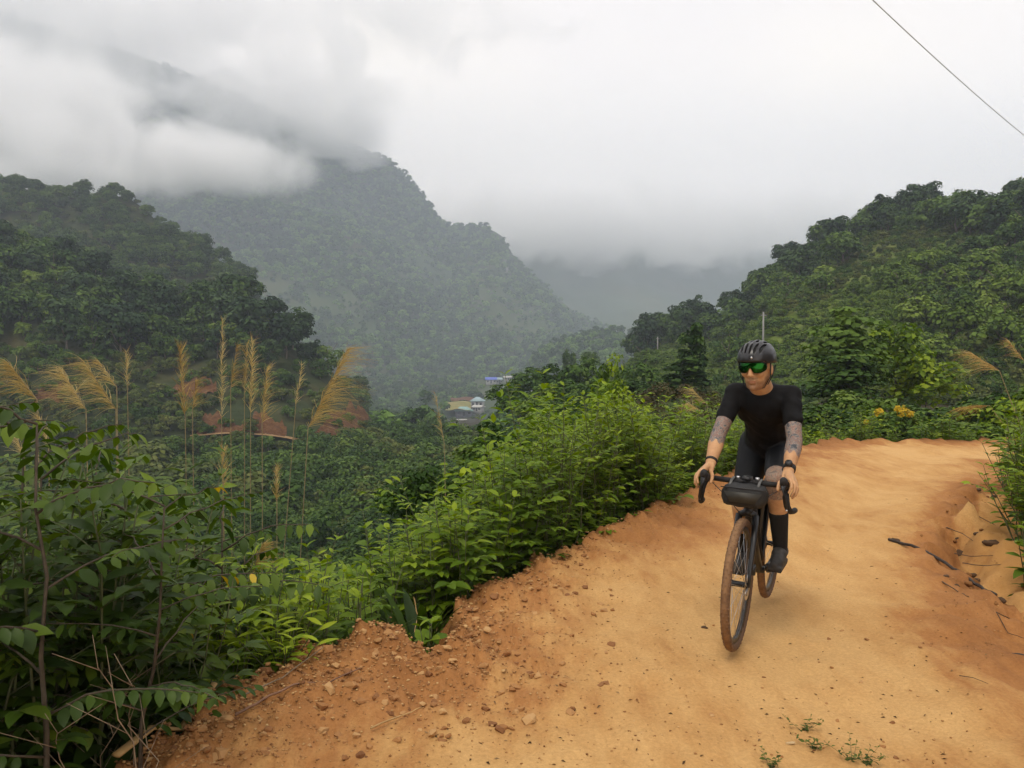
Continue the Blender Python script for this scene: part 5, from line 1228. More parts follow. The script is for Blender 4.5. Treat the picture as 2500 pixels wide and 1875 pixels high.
M_BLACK = plain('black paint', (0.012, 0.012, 0.013), 0.38, var=0.25, spec=0.5)
M_CARBON = plain('black alloy', (0.016, 0.016, 0.017), 0.45, metal=0.2, var=0.3)
M_RUBBER = plain('bar tape', (0.012, 0.011, 0.011), 0.75, var=0.3, scale=60, bump=0.3)
M_SILVER = plain('bright metal', (0.55, 0.55, 0.56), 0.3, metal=0.9, var=0.15)
M_TAPEGREY = plain('dark grey webbing', (0.10, 0.10, 0.095), 0.8, var=0.25, scale=30, bump=0.2)
M_MUD = None
def tyre_mat():
    m, t = new_mat('muddy tyre'); p, o = principled(t); Lk = t.links.new
    tcn = nd(t, 'TexCoord'); n = nd(t, 'TexNoise', Scale=18.0, Detail=6.0, Roughness=0.65); Lk(tcn.outputs['Object'], n.inputs['Vector'])
    a = nd(t, 'Attribute', attribute_name='tread')
    ad = nd(t, 'Math', operation='MULTIPLY_ADD'); ad.inputs[1].default_value = 0.7; Lk(n.outputs[0], ad.inputs[0]); 
    sb = nd(t, 'Math', operation='SUBTRACT'); sb.inputs[1].default_value = 0.35; Lk(ad.outputs[0], sb.inputs[0])
    Lk(a.outputs['Fac'], ad.inputs[2])
    r = nd(t, 'ValToRGB'); e = r.color_ramp.elements
    e[0].position = 0.1; e[0].color = (0.11, 0.062, 0.034, 1); e[1].position = 0.8; e[1].color = (0.34, 0.19, 0.085, 1)
    x = e.new(0.4); x.color = (0.16, 0.085, 0.04, 1)
    Lk(sb.outputs[0], r.inputs[0]); Lk(r.outputs[0], p.inputs['Base Color']); p.inputs['Roughness'].default_value = 0.9
    return m
M_TYRE = tyre_mat()
M_RIM = plain('dusty black rim', (0.035, 0.030, 0.027), 0.4, var=0.6, scale=10)

bike = empty('gravel_bicycle'); bike.matrix_world = BIKE_M
tag(bike, 'black gravel bicycle with dusty brown tyres ridden along the dirt road', 'bicycle')
def P3(*a): return np.array(a, float)
RA = P3(0, 0, 0.355); FA = P3(WB, 0, 0.355); BB = P3(0.425, 0, 0.285)
AX = P3(-math.cos(R(71.5)), 0, math.sin(R(71.5))); PF = P3(AX[2], 0, -AX[0])
CROWN = FA + AX * 0.395 - PF * 0.05
HT0 = CROWN + AX * 0.012; HT1 = CROWN + AX * 0.145
SADT = P3(0.255, 0, 0.80); SAD = P3(0.185, 0, 0.985)

def wheel(c, name, rear=False):
    wh = empty(name, c, parent=bike)
    n = 72; a = np.arange(n) * 2 * np.pi / n
    Rm, rm = 0.3315, 0.0235
    v = []; tr = []
    ns = 14
    for k in range(n):
        for j in range(ns):
            b = 2 * np.pi * j / ns
            rad = rm * (1 + (0.07 if (j in (1, 2, 12, 13, 0) and (k + j) % 2 == 0) else 0))
            rr_ = Rm + rad * math.cos(b)
            v.append((rr_ * math.cos(a[k]), rad * math.sin(b), rr_ * math.sin(a[k]))); tr.append(max(0, math.cos(b)) * 0.55)
    f = [(k * ns + j, k * ns + (j + 1) % ns, ((k + 1) % n) * ns + (j + 1) % ns, ((k + 1) % n) * ns + j) for k in range(n) for j in range(ns)]
    ty = MB(); ty.add(v, f); tyre = ty.build('tyre', M_TYRE, wh, attrs={'tread': tr})
    # tread knobs: real blocks round the tyre
    kb = MB()
    for k in range(110):
        ang = 2 * math.pi * k / 110
        for b in ((-0.55, 0.55) if k % 2 else (0.0, -0.95, 0.95)):
            rr_ = Rm + rm * math.cos(b) * 1.02
            c0 = P3(rr_ * math.cos(ang), rm * math.sin(b) * 1.02, rr_ * math.sin(ang))
            u = P3(math.cos(ang) * math.cos(b), math.sin(b), math.sin(ang) * math.cos(b)); t_ = P3(-math.sin(ang), 0, math.cos(ang)); s_ = np.cross(u, t_)
            kb.box(c0, (0.008, 0.007, 0.004), np.stack([t_, s_, u], 1))
    kn = kb.build('tread_knobs', M_TYRE, tyre, smooth=False, attrs={'tread': np.full(kb.n, 0.5)}); kn['kind'] = 'stuff'
    rim = MB()
    prof = [(0.312, 0.013), (0.290, 0.010), (0.284, 0.0), (0.290, -0.010), (0.312, -0.013), (0.308, 0.0)]
    v = [(r_ * math.cos(x), y, r_ * math.sin(x)) for x in a for (r_, y) in prof]
    f = [(k * 6 + j, k * 6 + (j + 1) % 6, ((k + 1) % n) * 6 + (j + 1) % 6, ((k + 1) % n) * 6 + j) for k in range(n) for j in range(6)]
    rim.add(v, f); rim.build('rim', M_RIM, wh)
    hb = MB(); hb.tube([(0, -0.05, 0), (0, -0.045, 0), (0, -0.03, 0), (0, 0.03, 0), (0, 0.045, 0), (0, 0.05, 0)], [0.012, 0.028, 0.016, 0.016, 0.028, 0.012], 14, up=(1, 0, 0)); hb.build('hub', M_CARBON, wh)
    for k in range(24):
        s = 1 if k % 2 else -1; an = 2 * math.pi * k / 24
        sp = MB(); a2 = an + (0.5 if (k // 2) % 2 else -0.5)
        sp.tube([(0.026 * math.cos(a2), s * 0.032, 0.026 * math.sin(a2)), (0.288 * math.cos(an), 0, 0.288 * math.sin(an))], 0.0011, 4)
        sp.build('spoke', M_SILVER, wh)
    ds = MB(); q = 40; an = np.arange(q) * 2 * np.pi / q
    for y in (0.0,):
        vi = [(0.058 * math.cos(x), 0.046, 0.058 * math.sin(x)) for x in an]; vo = [(0.08 * math.cos(x), 0.046, 0.08 * math.sin(x)) for x in an]
        vi2 = [(x, 0.048, z) for x, _, z in vi]; vo2 = [(x, 0.048, z) for x, _, z in vo]
        ds.add(vi + vo + vi2 + vo2, [(k, (k + 1) % q, q + (k + 1) % q, q + k) for k in range(q)] + [(3 * q + k, 3 * q + (k + 1) % q, 2 * q + (k + 1) % q, 2 * q + k) for k in range(q)])
    for x in np.arange(6) * math.pi / 3: ds.tube([(0.02 * math.cos(x), 0.047, 0.02 * math.sin(x)), (0.06 * math.cos(x + .4), 0.047, 0.06 * math.sin(x + .4))], 0.003, 4)
    ds.build('brake_disc', M_SILVER, wh)
    return wh
fw = wheel(FA, 'front_wheel'); rw = wheel(RA, 'rear_wheel', True)

fr_ = MB()
fr_.tube([HT0, HT1], 0.024, 14); fr_.tube([HT0 + AX * .03, HT0 * .5 + BB * .5, BB], [0.026, 0.027, 0.028], 14, up=(0, 1, 0))
fr_.tube([HT1 - AX * .03, SADT], [0.021, 0.017], 12, up=(0, 1, 0)); fr_.tube([BB, SADT + P3(-.008, 0, .02)], 0.018, 12, up=(0, 1, 0))
for s in (1, -1):
    fr_.tube([BB + P3(-.02, s * .03, 0), BB + P3(-.12, s * .045, .01), RA + P3(0.02, s * .062, 0)], [0.015, 0.013, 0.010], 8)
    fr_.tube([SADT + P3(0, s * .012, -.06), SADT + P3(-.08, s * .045, -.16), RA + P3(0.0, s * .06, 0.02)], [0.009, 0.008, 0.008], 8)
fr_.tube([BB + P3(0, -.036, 0), BB + P3(0, .036, 0)], 0.022, 14, up=(1, 0, 0))
fr_.build('frame', M_BLACK, bike)
fk = MB()
fk.tube([CROWN - AX * .01, CROWN + AX * .02], 0.026, 14); fk.tube([CROWN + P3(0, -.045, -.012), CROWN + P3(0, 0, .006), CROWN + P3(0, .045, -.012)], [.018, .024, .018], 10)
for s in (1, -1):
    fk.tube([CROWN + P3(0, s * .045, -.01), CROWN - AX * .15 + P3(.012, s * .052, 0), FA - P3(0.012, 0, -.06) + P3(0, s * .054, 0), FA + P3(0, s * .055, -.01)], [0.019, 0.017, 0.013, 0.011], 10, up=(0, 1, 0))
fk.tube([FA + P3(0, -.062, 0), FA + P3(0, .062, 0)], 0.009, 10, up=(1, 0, 0))
fork = fk.build('fork', M_BLACK, bike)
cl_ = MB(); cl_.box(FA + P3(-.055, .062, .075), (.03, .03, .055)); cl_.build('brake_caliper', M_CARBON, fork)
sm = MB(); sm.tube([HT1, HT1 + AX * .045], 0.021, 14); STEMT = HT1 + AX * .03
BARC = STEMT + P3(.085, 0, .012)
sm.tube([STEMT, BARC], [.018, .017], 12); sm.tube([BARC + P3(0, -.022, 0), BARC + P3(0, .022, 0)], 0.021, 12, up=(1, 0, 0)); sm.build('stem', M_BLACK, bike)
hd = empty('handlebar', BARC, parent=bike)
tp = MB(); tp.tube([(0, -.20, 0.004), (0, -.06, 0), (0, .06, 0), (0, .20, 0.004)], [.0145, .016, .016, .0145], 12, up=(1, 0, 0)); tp.build('bar_top', M_RUBBER, hd)
LEV = []
for s in (1, -1):
    d_ = MB()
    d_.tube([(0, s * 0.187, .004), (.03, s * 0.208, .006), (.075, s * 0.214, .004), (.105, s * 0.218, -.015), (.118, s * 0.224, -.055), (.108, s * 0.232, -.098), (.07, s * 0.240, -.122), (.02, s * 0.248, -.128), (-.015, s * 0.252, -.128)], .0155, 12)
    d_.build('bar_drop', M_RUBBER, hd)
    hq = MB(); hq.tube([(.055, s * .212, .014), (.085, s * .212, .020), (.120, s * .211, .026), (.150, s * .210, .040), (.166, s * .209, .058), (.170, s * .209, .070)], [.017, .021, .022, .022, .019, .010], 14, flat=1.2)
    hq.build('brake_hood', M_RUBBER, hd)
    lv = MB(); lv.tube([(.155, s * .211, .040), (.174, s * .213, .010), (.174, s * .218, -.03), (.160, s * .226, -.080), (.152, s * .229, -.10)], [.015, .0125, .0115, .0105, .006], 10, flat=0.75); lv.build('brake_lever', M_CARBON, hd)
    cb = MB(); cb.tube([(.05, s * .20, .0), (.10, s * .11, -.06), (.06, s * .03, -.16), (-.03, s * .035, -.22)], .0025, 6); cb.build('brake_hose', M_BLACK, hd)
tip = MB(); tip.ellipsoid((.154, .231, -.103), (.006, .006, .006)); tip.build('lever_tip', M_SILVER, hd)
cp = MB(); cp.box(BARC + P3(.03, .0, .028), (.075, .048, .016)); cp.box(BARC + P3(.03, 0, .0365), (.055, .036, .002)); cp.build('bike_computer', M_CARBON, bike, smooth=False)
cc = MB(); cc.tube([BARC + P3(0, .05, .012), BARC + P3(0.005, .05, .03)], [.010, .012], 10); cc.tube([BARC + P3(0, -.055, .012), BARC + P3(0.0, -.055, .028)], [.008, .011], 10); cc.build('bar_mounts', M_SILVER, bike)

sd = MB()
for i, x in enumerate(np.linspace(-.13, .14, 9)):
    pass
prof = [(-.13, .075, .0), (-.10, .078, .012), (-.05, .06, .012), (0, .040, .008), (.06, .024, .006), (.12, .018, .002), (.14, .008, -.006)]
v = []; ns = 10
for (x, hw, z) in prof:
    for j in range(ns):
        b = 2 * math.pi * j / ns; v.append((x, hw * math.cos(b), z + .022 * math.sin(b) * (1 if math.sin(b) > 0 else .8)))
sd.add(np.array(v) + SAD, [(i * ns + j, i * ns + (j + 1) % ns, (i + 1) * ns + (j + 1) % ns, (i + 1) * ns + j) for i in range(len(prof) - 1) for j in range(ns)])
sd.build('saddle', M_RUBBER, bike)
sp_ = MB(); sp_.tube([SADT, SAD - P3(0, 0, .025)], .0135, 12); sp_.build('seatpost', M_BLACK, bike)
CRA = R(25)
PEDL = BB + P3(.17 * math.cos(CRA), .13, .17 * math.sin(CRA)); PEDR = BB + P3(-.17 * math.cos(CRA), -.13, -.17 * math.sin(CRA))
for s, pd in ((1, PEDL), (-1, PEDR)):
    ck = MB(); ck.tube([BB + P3(0, s * .06, 0), (pd + BB) / 2 + P3(0, s * .011, 0), pd - P3(0, s * .05, 0)], [.015, .012, .011], 8); ck.build('crank_arm', M_CARBON, bike)
    pe = MB(); pe.box(pd, (.065, .07, .018)); pe.tube([pd - P3(0, s * .05, 0), pd + P3(0, s * .03, 0)], .007, 8, up=(1, 0, 0)); pe.build('pedal', M_CARBON, bike, smooth=False)
ch = MB(); q = 44; an = np.arange(q) * 2 * np.pi / q
ch.tube([(BB[0] + .085 * math.cos(x), -.045, BB[2] + .085 * math.sin(x)) for x in an], .005, 6, closed=True, up=(0, 1, 0))
for x in np.arange(5) * 2 * math.pi / 5: ch.tube([BB + P3(0, -.045, 0), BB + P3(.083 * math.cos(x), -.045, .083 * math.sin(x))], .008, 6, up=(0, 1, 0))
ch.build('chainring', M_CARBON, bike)
ca = MB(); ca.tube([BB + P3(0, -.045, .085), RA + P3(0, -.04, .05)], .004, 6, up=(0, 1, 0)); ca.tube([BB + P3(0, -.045, -.085), RA + P3(.02, -.04, -.10), RA + P3(0, -.04, -.05)], .004, 6, up=(0, 1, 0)); ca.build('chain', M_CARBON, bike)
cs = MB()
for i, r_ in enumerate((.06, .052, .044, .036, .03)): cs.tube([RA + P3(0, -.030 - i * .004, 0), RA + P3(0, -.033 - i * .004, 0)], r_, 18, up=(1, 0, 0))
cs.build('cassette', M_CARBON, bike)
dr_ = MB(); dr_.tube([RA + P3(.0, -.058, -.01), RA + P3(.025, -.055, -.06), RA + P3(.02, -.045, -.12)], [.012, .012, .016], 8); dr_.build('rear_derailleur', M_CARBON, bike)

# --- bags strapped to the bicycle
M_BAG = plain('black bag fabric', (0.014, 0.014, 0.014), 0.7, var=0.3, scale=40, bump=0.25)
M_BAGG = plain('grey bag panel', (0.036, 0.034, 0.027), 0.6, var=0.2, scale=25, bump=0.2)
bag = empty('handlebar_bag'); bag.matrix_world = BIKE_M @ Matrix.Translation(Vector(BARC + P3(.080, 0, -.060))) @ Matrix.Rotation(R(-4), 4, 'Y')
tag(bag, 'black barrel shaped bag with grey front panel hung below the handlebar', 'bag')
bm_ = MB(); prof = []
for i, y in enumerate(np.linspace(-1, 1, 15)):
    k = (1 - abs(y) ** 7) ** 0.5 * 0.97 + 0.03
    k = max(k, 0.55) if 0 < i < 14 else 0.35
    ring = []
    for j in range(28):
        b = 2 * math.pi * j / 28; cx_, sx_ = math.cos(b), math.sin(b)
        e_ = 0.62
        ring.append((.066 * k * math.copysign(abs(cx_) ** e_, cx_) , y * .122, .064 * k * math.copysign(abs(sx_) ** e_, sx_) + .003 * math.sin(y * 9)))
    prof.append(ring)
v = np.array(prof).reshape(-1, 3)
bm_.add(v, [(i * 28 + j, i * 28 + (j + 1) % 28, (i + 1) * 28 + (j + 1) % 28, (i + 1) * 28 + j) for i in range(14) for j in range(28)])
n0 = len(v); bm_.add([(0, -.124, 0)] + [tuple(x) for x in v[:28]], [(0, (j + 1) % 28 + 1, j + 1) for j in range(28)]); bm_.add([(0, .124, 0)] + [tuple(x) for x in v[-28:]], [(0, j + 1, (j + 1) % 28 + 1) for j in range(28)])
bm_.build('bag_body', M_BAG, bag)
fp = MB(); pv = []
for (y, z) in ((-.100, .020), (.100, .020), (.066, -.036), (-.066, -.036)): pv.append((.0665, y, z))
pv = np.array(pv); pv2 = pv.copy(); pv2[:, 0] += .0045
g_ = np.vstack([pv, pv2]); fp.add(g_, [(4, 5, 6, 7), (0, 1, 5, 4), (1, 2, 6, 5), (2, 3, 7, 6), (3, 0, 4, 7)]); fp.build('front_panel', M_BAGG, bag, smooth=False)
for y in (-.075, .075):
    st = MB(); st.tube([(.045, y, .056), (.0, y, .078), (-.065, y, .09), (-.09, y, .08), (-.075, y, .055), (-.03, y, .05)], .008, 6, flat=.35); st.build('strap', M_TAPEGREY, bag)
zp = MB(); zp.tube([(.062, -.12, .040), (.066, 0, .042), (.062, .12, .040)], .0028, 6); zp.build('zip', M_BLACK, bag)
fbag = MB()
A_, B_, C_ = HT1 - AX * .07 + P3(-.05, 0, -.02), BB + P3(0.02, 0, .06), SADT + P3(.03, 0, -.05)
for y0 in (0,):
    v = []
    for yy, kk in ((-.033, .93), (-.026, 1.0), (.026, 1.0), (.033, .93)):
        ctr = (A_ + B_ + C_) / 3
        for p_ in (A_, (A_ + B_) / 2 + P3(.01, 0, -.01), B_, (B_ + C_) / 2, C_, (A_ + C_) / 2): v.append(ctr + (p_ - ctr) * kk + P3(0, yy, 0))
    f = [(i * 6 + j, i * 6 + (j + 1) % 6, (i + 1) * 6 + (j + 1) % 6, (i + 1) * 6 + j) for i in range(3) for j in range(6)] + [(0, 1, 4, 5), (1, 2, 3, 4), (18 + 5, 18 + 4, 18 + 1, 18), (18 + 4, 18 + 3, 18 + 2, 18 + 1)]
    fbag.add(v, f)
fb = fbag.build('frame_bag', M_BAG, smooth=False); fb.matrix_world = BIKE_M; tag(fb, 'slim black bag strapped inside the bicycle frame', 'bag')
# ------------------------------------------------------------------ the rider (built in the bicycle's frame)
def rcone(b, p0, p1, r0, r1, n=18, rings=5):
    p0, p1 = np.asarray(p0, float), np.asarray(p1, float); L = np.linalg.norm(p1 - p0); t = (p1 - p0) / L
    a = np.cross(t, (0.3, 1, 0.2)); a /= np.linalg.norm(a); c = np.cross(t, a)
    ss = [(-r0 * math.cos(x), r0 * math.sin(x)) for x in np.linspace(0.15, math.pi / 2, rings)] + [(L + r1 * math.sin(x), r1 * math.cos(x)) for x in np.linspace(0, math.pi / 2 - 0.15, rings)]
    v = []
    for (s, r_) in ss:
        for k in range(n):
            q = 2 * math.pi * k / n; v.append(p0 + t * s + r_ * (a * math.cos(q) + c * math.sin(q)))
    m = len(ss); f = [(i * n + k, i * n + (k + 1) % n, (i + 1) * n + (k + 1) % n, (i + 1) * n + k) for i in range(m - 1) for k in range(n)]
    i0 = len(v); v += [p0 - t * r0, p1 + t * r1]
    b.add(v, f)
    b.f3.append(np.array([(i0, (k + 1) % n, k) for k in range(n)] + [(i0 + 1, (m - 1) * n + k, (m - 1) * n + (k + 1) % n) for k in range(n)]) + b.n - len(v))
def remeshed(b, name, mat, voxel, smooth=6, fac=0.5):
    o = b.build(name + '_tmp', None)
    m = o.modifiers.new('r', 'REMESH'); m.mode = 'VOXEL'; m.voxel_size = voxel; m.use_smooth_shade = True
    s_ = o.modifiers.new('s', 'SMOOTH'); s_.factor = fac; s_.iterations = smooth
    dg = bpy.context.evaluated_depsgraph_get(); me = bpy.data.meshes.new_from_object(o.evaluated_get(dg))
    bpy.data.objects.remove(o, do_unlink=True)
    me.name = name; me.materials.clear(); me.materials.append(mat)
    return me
def seg_t(p, a, b):
    a, b = np.asarray(a), np.asarray(b); d = b - a
    t = ((p - a) @ d) / (d @ d); tc_ = np.clip(t, 0, 1)
    return t, np.linalg.norm(p - (a + tc_[:, None] * d), axis=1)

def skin_mat():
    m, t = new_mat('skin'); p, o = principled(t); Lk = t.links.new
    tcn = nd(t, 'TexCoord')
    n = nd(t, 'TexNoise', Scale=14.0, Detail=5.0, Roughness=0.6); Lk(tcn.outputs['Object'], n.inputs['Vector'])
    r = nd(t, 'ValToRGB'); r.color_ramp.elements[0].position = .3; r.color_ramp.elements[0].color = (0.42, 0.215, 0.100, 1); r.color_ramp.elements[1].position = .7; r.color_ramp.elements[1].color = (0.58, 0.335, 0.165, 1)
    Lk(n.outputs[0], r.inputs[0])
    # tattoos: blotches of grey blue and red ink
    v = nd(t, 'TexNoise', Scale=26.0, Detail=6.0, Roughness=0.7, Distortion=1.5); Lk(tcn.outputs['Object'], v.inputs['Vector'])
    rt = nd(t, 'ValToRGB'); e = rt.color_ramp.elements
    e[0].position = .36; e[0].color = (0.040, 0.042, 0.050, 1); e[1].position = .70; e[1].color = (0.42, 0.30, 0.20, 1)
    for pos, col in ((.44, (.11, .11, .115)), (.49, (.30, .25, .20)), (.54, (.22, .10, .07)), (.60, (.15, .14, .135))):
        x = e.new(pos); x.color = (*col, 1)
    Lk(v.outputs[0], rt.inputs[0])
    a = nd(t, 'Attribute', attribute_name='ink'); mx_ = nd(t, 'MixRGB'); Lk(a.outputs['Fac'], mx_.inputs[0]); Lk(r.outputs[0], mx_.inputs[1]); Lk(rt.outputs[0], mx_.inputs[2])
    bd = nd(t, 'Attribute', attribute_name='beard'); n3 = nd(t, 'TexNoise', Scale=300.0, Detail=3.0); Lk(tcn.outputs['Object'], n3.inputs['Vector'])
    bm2 = nd(t, 'Math', operation='MULTIPLY'); Lk(bd.outputs['Fac'], bm2.inputs[0])
    mr = nd(t, 'MapRange'); mr.inputs[1].default_value = .3; mr.inputs[2].default_value = .7; mr.inputs[3].default_value = .45; mr.inputs[4].default_value = .9; Lk(n3.outputs[0], mr.inputs[0]); Lk(mr.outputs[0], bm2.inputs[1])
    m3 = nd(t, 'MixRGB'); m3.inputs[2].default_value = (0.15, 0.066, 0.030, 1); Lk(bm2.outputs[0], m3.inputs[0]); Lk(mx_.outputs[0], m3.inputs[1])
    lp = nd(t, 'Attribute', attribute_name='lips'); m4 = nd(t, 'MixRGB'); m4.inputs[2].default_value = (0.36, 0.11, 0.085, 1); Lk(lp.outputs['Fac'], m4.inputs[0]); Lk(m3.outputs[0], m4.inputs[1])
    Lk(m4.outputs[0], p.inputs['Base Color']); p.inputs['Roughness'].default_value = 0.55; p.inputs['Specular IOR Level'].default_value = 0.35
    p.inputs['Subsurface Weight'].default_value = 0.08; p.inputs['Subsurface Radius'].default_value = (0.01, 0.004, 0.002); p.inputs['Subsurface Scale'].default_value = 1.0
    return m
M_SKIN = skin_mat()
M_JERSEY = plain('black jersey', (0.006, 0.006, 0.0068), 0.75, var=0.3, scale=18, bump=0.15, spec=0.15)
M_SHORT = plain('black lycra', (0.004, 0.0045, 0.006), 0.6, var=0.25, scale=25, spec=0.25)
M_SOCK = plain('black sock', (0.005, 0.005, 0.005), 0.9, var=0.3, scale=80, bump=0.3)
M_SHOE = plain('dusty dark shoe', (0.030, 0.027, 0.024), 0.75, var=0.55, scale=22, bump=0.2)

SH = BARC + P3(.108, .213, .026)          # middle of the left hood
def mir(p): return np.asarray(p, float) * np.array([1, -1, 1])
HIP = P3(.205, .085, 1.03); SHO = P3(.575, .158, 1.365)
ANK_L = PEDL + P3(-.105, .0, .105); ANK_R = PEDR + P3(-.09, .0, .118)
def knee(h, a, l1=.45, l2=.445):
    d = a - h; L = np.linalg.norm(d); d /= L
    x = (l1 * l1 - l2 * l2 + L * L) / (2 * L); hgt = math.sqrt(max(l1 * l1 - x * x, 0))
    n = np.array([-d[2], 0, d[0]]); n = n if n[0] > 0 else -n
    return h + d * x + n / np.linalg.norm(n) * hgt
KN_L, KN_R = knee(HIP, ANK_L), knee(mir(HIP), ANK_R)
WR = SH + P3(-.105, -.002, .058); EL = P3(.735, .212, 1.125)
HC = P3(.715, -.018, 1.518)               # head centre
HR = Matrix.Rotation(R(-9), 3, 'Z') @ Matrix.Rotation(R(6), 3, 'Y') @ Matrix.Rotation(R(2), 3, 'X')
HRn = np.array(HR)
def hp(x, y, z): return HC + HRn @ np.array([x, y, z], float)

b = MB()
# trunk
rcone(b, (.20, 0, 1.02), (.36, 0, 1.18), .125, .115); rcone(b, (.36, 0, 1.18), (.535, 0, 1.325), .118, .108)
rcone(b, (.50, .055, 1.30), (.55, .085, 1.335), .10, .082); rcone(b, (.50, -.055, 1.30), (.55, -.085, 1.335), .10, .082)
rcone(b, (.560, 0, 1.37), hp(-.03, 0, -.06), .070, .060)
for s, kn, an in ((1, KN_L, ANK_L), (-1, KN_R, ANK_R)):
    f_ = (lambda p: np.asarray(p, float)) if s == 1 else mir
    rcone(b, (.555, s * .06, 1.365), f_(SHO), .060, .057)
    rcone(b, f_(SHO), f_(EL), .053, .043); rcone(b, f_(EL), f_(EL + (WR - EL) * .35), .044, .045); rcone(b, f_(EL + (WR - EL) * .35), f_(WR), .045, .029)
    rcone(b, f_(HIP), kn, .098, .062); rcone(b, kn, kn + (an - kn) * .35 + P3(-.016, 0, 0), .060, .059); rcone(b, kn + (an - kn) * .35 + P3(-.016, 0, 0), an, .058, .037)
    rcone(b, an, an + P3(.02, 0, -.05), .038, .036); rcone(b, an + P3(-.03, 0, -.055), an + P3(.15, 0, -.075), .033, .028)
    # hand closed round the hood: palm on top, thumb inside, fingers outside and down
    W = f_(WR)
    K = [SH + P3(-.012, .008, .036), SH + P3(-.018, .028, .028), SH + P3(-.030, .042, .014), SH + P3(-.046, .049, -.002)]
    for kx, rr_ in zip(K, (.0135, .0135, .013, .012)): rcone(b, W, f_(kx), .021, rr_)
    rcone(b, f_(WR + P3(.02, -.012, -.006)), f_(SH + P3(-.05, -.018, .022)), .018, .013)
    F = [(SH + P3(.022, .030, .024), SH + P3(.046, .036, -.006), SH + P3(.052, .026, -.032)),
         (SH + P3(.010, .048, .008), SH + P3(.028, .048, -.028), SH + P3(.030, .034, -.052)),
         (SH + P3(-.008, .058, -.010), SH + P3(.006, .054, -.046), SH + P3(.006, .038, -.066)),
         (SH + P3(-.030, .060, -.024), SH + P3(-.020, .052, -.054), SH + P3(-.020, .036, -.068))]
    for kx, ff, r_ in zip(K, F, (.0100, .0100, .0096, .0086)):
        c0 = kx
        for q_, c1 in enumerate(ff): rcone(b, f_(c0), f_(c1), r_ * (1 - .08 * q_), r_ * (.92 - .08 * q_), 12, 4); c0 = c1
    tc0 = SH + P3(-.05, -.018, .022)
    for q_, c1 in enumerate((SH + P3(-.022, -.034, .004), SH + P3(.002, -.036, -.016), SH + P3(.014, -.034, -.030))): rcone(b, f_(tc0), f_(c1), .0125 - .001 * q_, .0115 - .001 * q_, 12, 4); tc0 = c1
# head
b.ellipsoid(hp(-.012, 0, .035), (.098, .077, .095), HRn, 28, 18)
rcone(b, hp(.015, 0, -.02), hp(.045, 0, -.088), .068, .036)
rcone(b, hp(-.005, .035, -.045), hp(.030, .022, -.088), .040, .028); rcone(b, hp(-.005, -.035, -.045), hp(.030, -.022, -.088), .040, .028)
rcone(b, hp(.060, 0, -.094), hp(.066, 0, -.098), .024, .022)
b.ellipsoid(hp(.060, 0, .048), (.032, .062, .022), HRn, 20, 12)                         # brow
rcone(b, hp(.086, 0, .034), hp(.104, 0, -.022), .009, .0135); 
for s in (1, -1):
    b.ellipsoid(hp(.099, s * .012, -.026), (.011, .009, .008), HRn, 12, 8)              # nostrils
    b.ellipsoid(hp(.060, s * .042, -.018), (.026, .024, .022), HRn, 14, 10)             # cheeks
    b.ellipsoid(hp(-.012, s * .082, -.004), (.020, .010, .033), HRn, 14, 10)            # ears
b.ellipsoid(hp(.083, 0, -.056), (.011, .026, .006), HRn, 14, 8); b.ellipsoid(hp(.080, 0, -.070), (.012, .022, .007), HRn, 14, 8)   # lips
body = remeshed(b, 'person', M_SKIN, 0.0045, 4, 0.45)
n = len(body.vertices); pv = np.empty(n * 3, np.float32); body.vertices.foreach_get('co', pv); pv = pv.reshape(-1, 3).astype(float)
ink = np.zeros(n)
for s in (1, -1):
    f_ = (lambda p: np.asarray(p, float)) if s == 1 else mir
    t1, d1 = seg_t(pv, f_(SHO), f_(EL)); ink = np.maximum(ink, (d1 < .075) & (t1 > .1) & (t1 < 1.02))
    t2, d2 = seg_t(pv, f_(EL), f_(WR)); ink = np.maximum(ink, (d2 < .07) & (t2 > -.1) & (t2 < (.52 if s == 1 else .38) + .05 * np.sin(pv[:, 1] * 160)))
tk, dk = seg_t(pv, HIP, KN_L); ink = np.maximum(ink, ((dk < .12) & (tk > .6)) * .8)
tk, dk = seg_t(pv, KN_L, ANK_L); ink = np.maximum(ink, ((dk < .1) & (tk < .03)) * .7)
loc = (pv - HC) @ HRn
beard = sstep(-.040, -.062, loc[:, 2] + .35 * np.abs(loc[:, 1]) * (loc[:, 0] > .03) - .5 * np.maximum(.05 - loc[:, 0], 0)) * (np.linalg.norm(loc, axis=1) < .15) * (loc[:, 0] > -.02) * sstep(-.125, -.105, loc[:, 2])
must = np.exp(-((loc[:, 2] + .045) / .006) ** 2) * (np.abs(loc[:, 1]) < .03) * (loc[:, 0] > .06) * .6
lips = .5 * np.exp(-((loc[:, 2] + .063) / .0065) ** 2) * (np.abs(loc[:, 1]) < .026) * (loc[:, 0] > .075)
beard = np.maximum(beard * (1 - lips), must)
for k, a_ in (('ink', ink), ('beard', beard), ('lips', lips)):
    t_ = body.attributes.new(k, 'FLOAT', 'POINT'); t_.data.foreach_set('value', a_.astype(np.float32))
person = link('person', body); person.matrix_world = BIKE_M
tag(person, 'cyclist in black jersey, shorts and helmet with tattooed arms, riding the gravel bicycle', 'person')

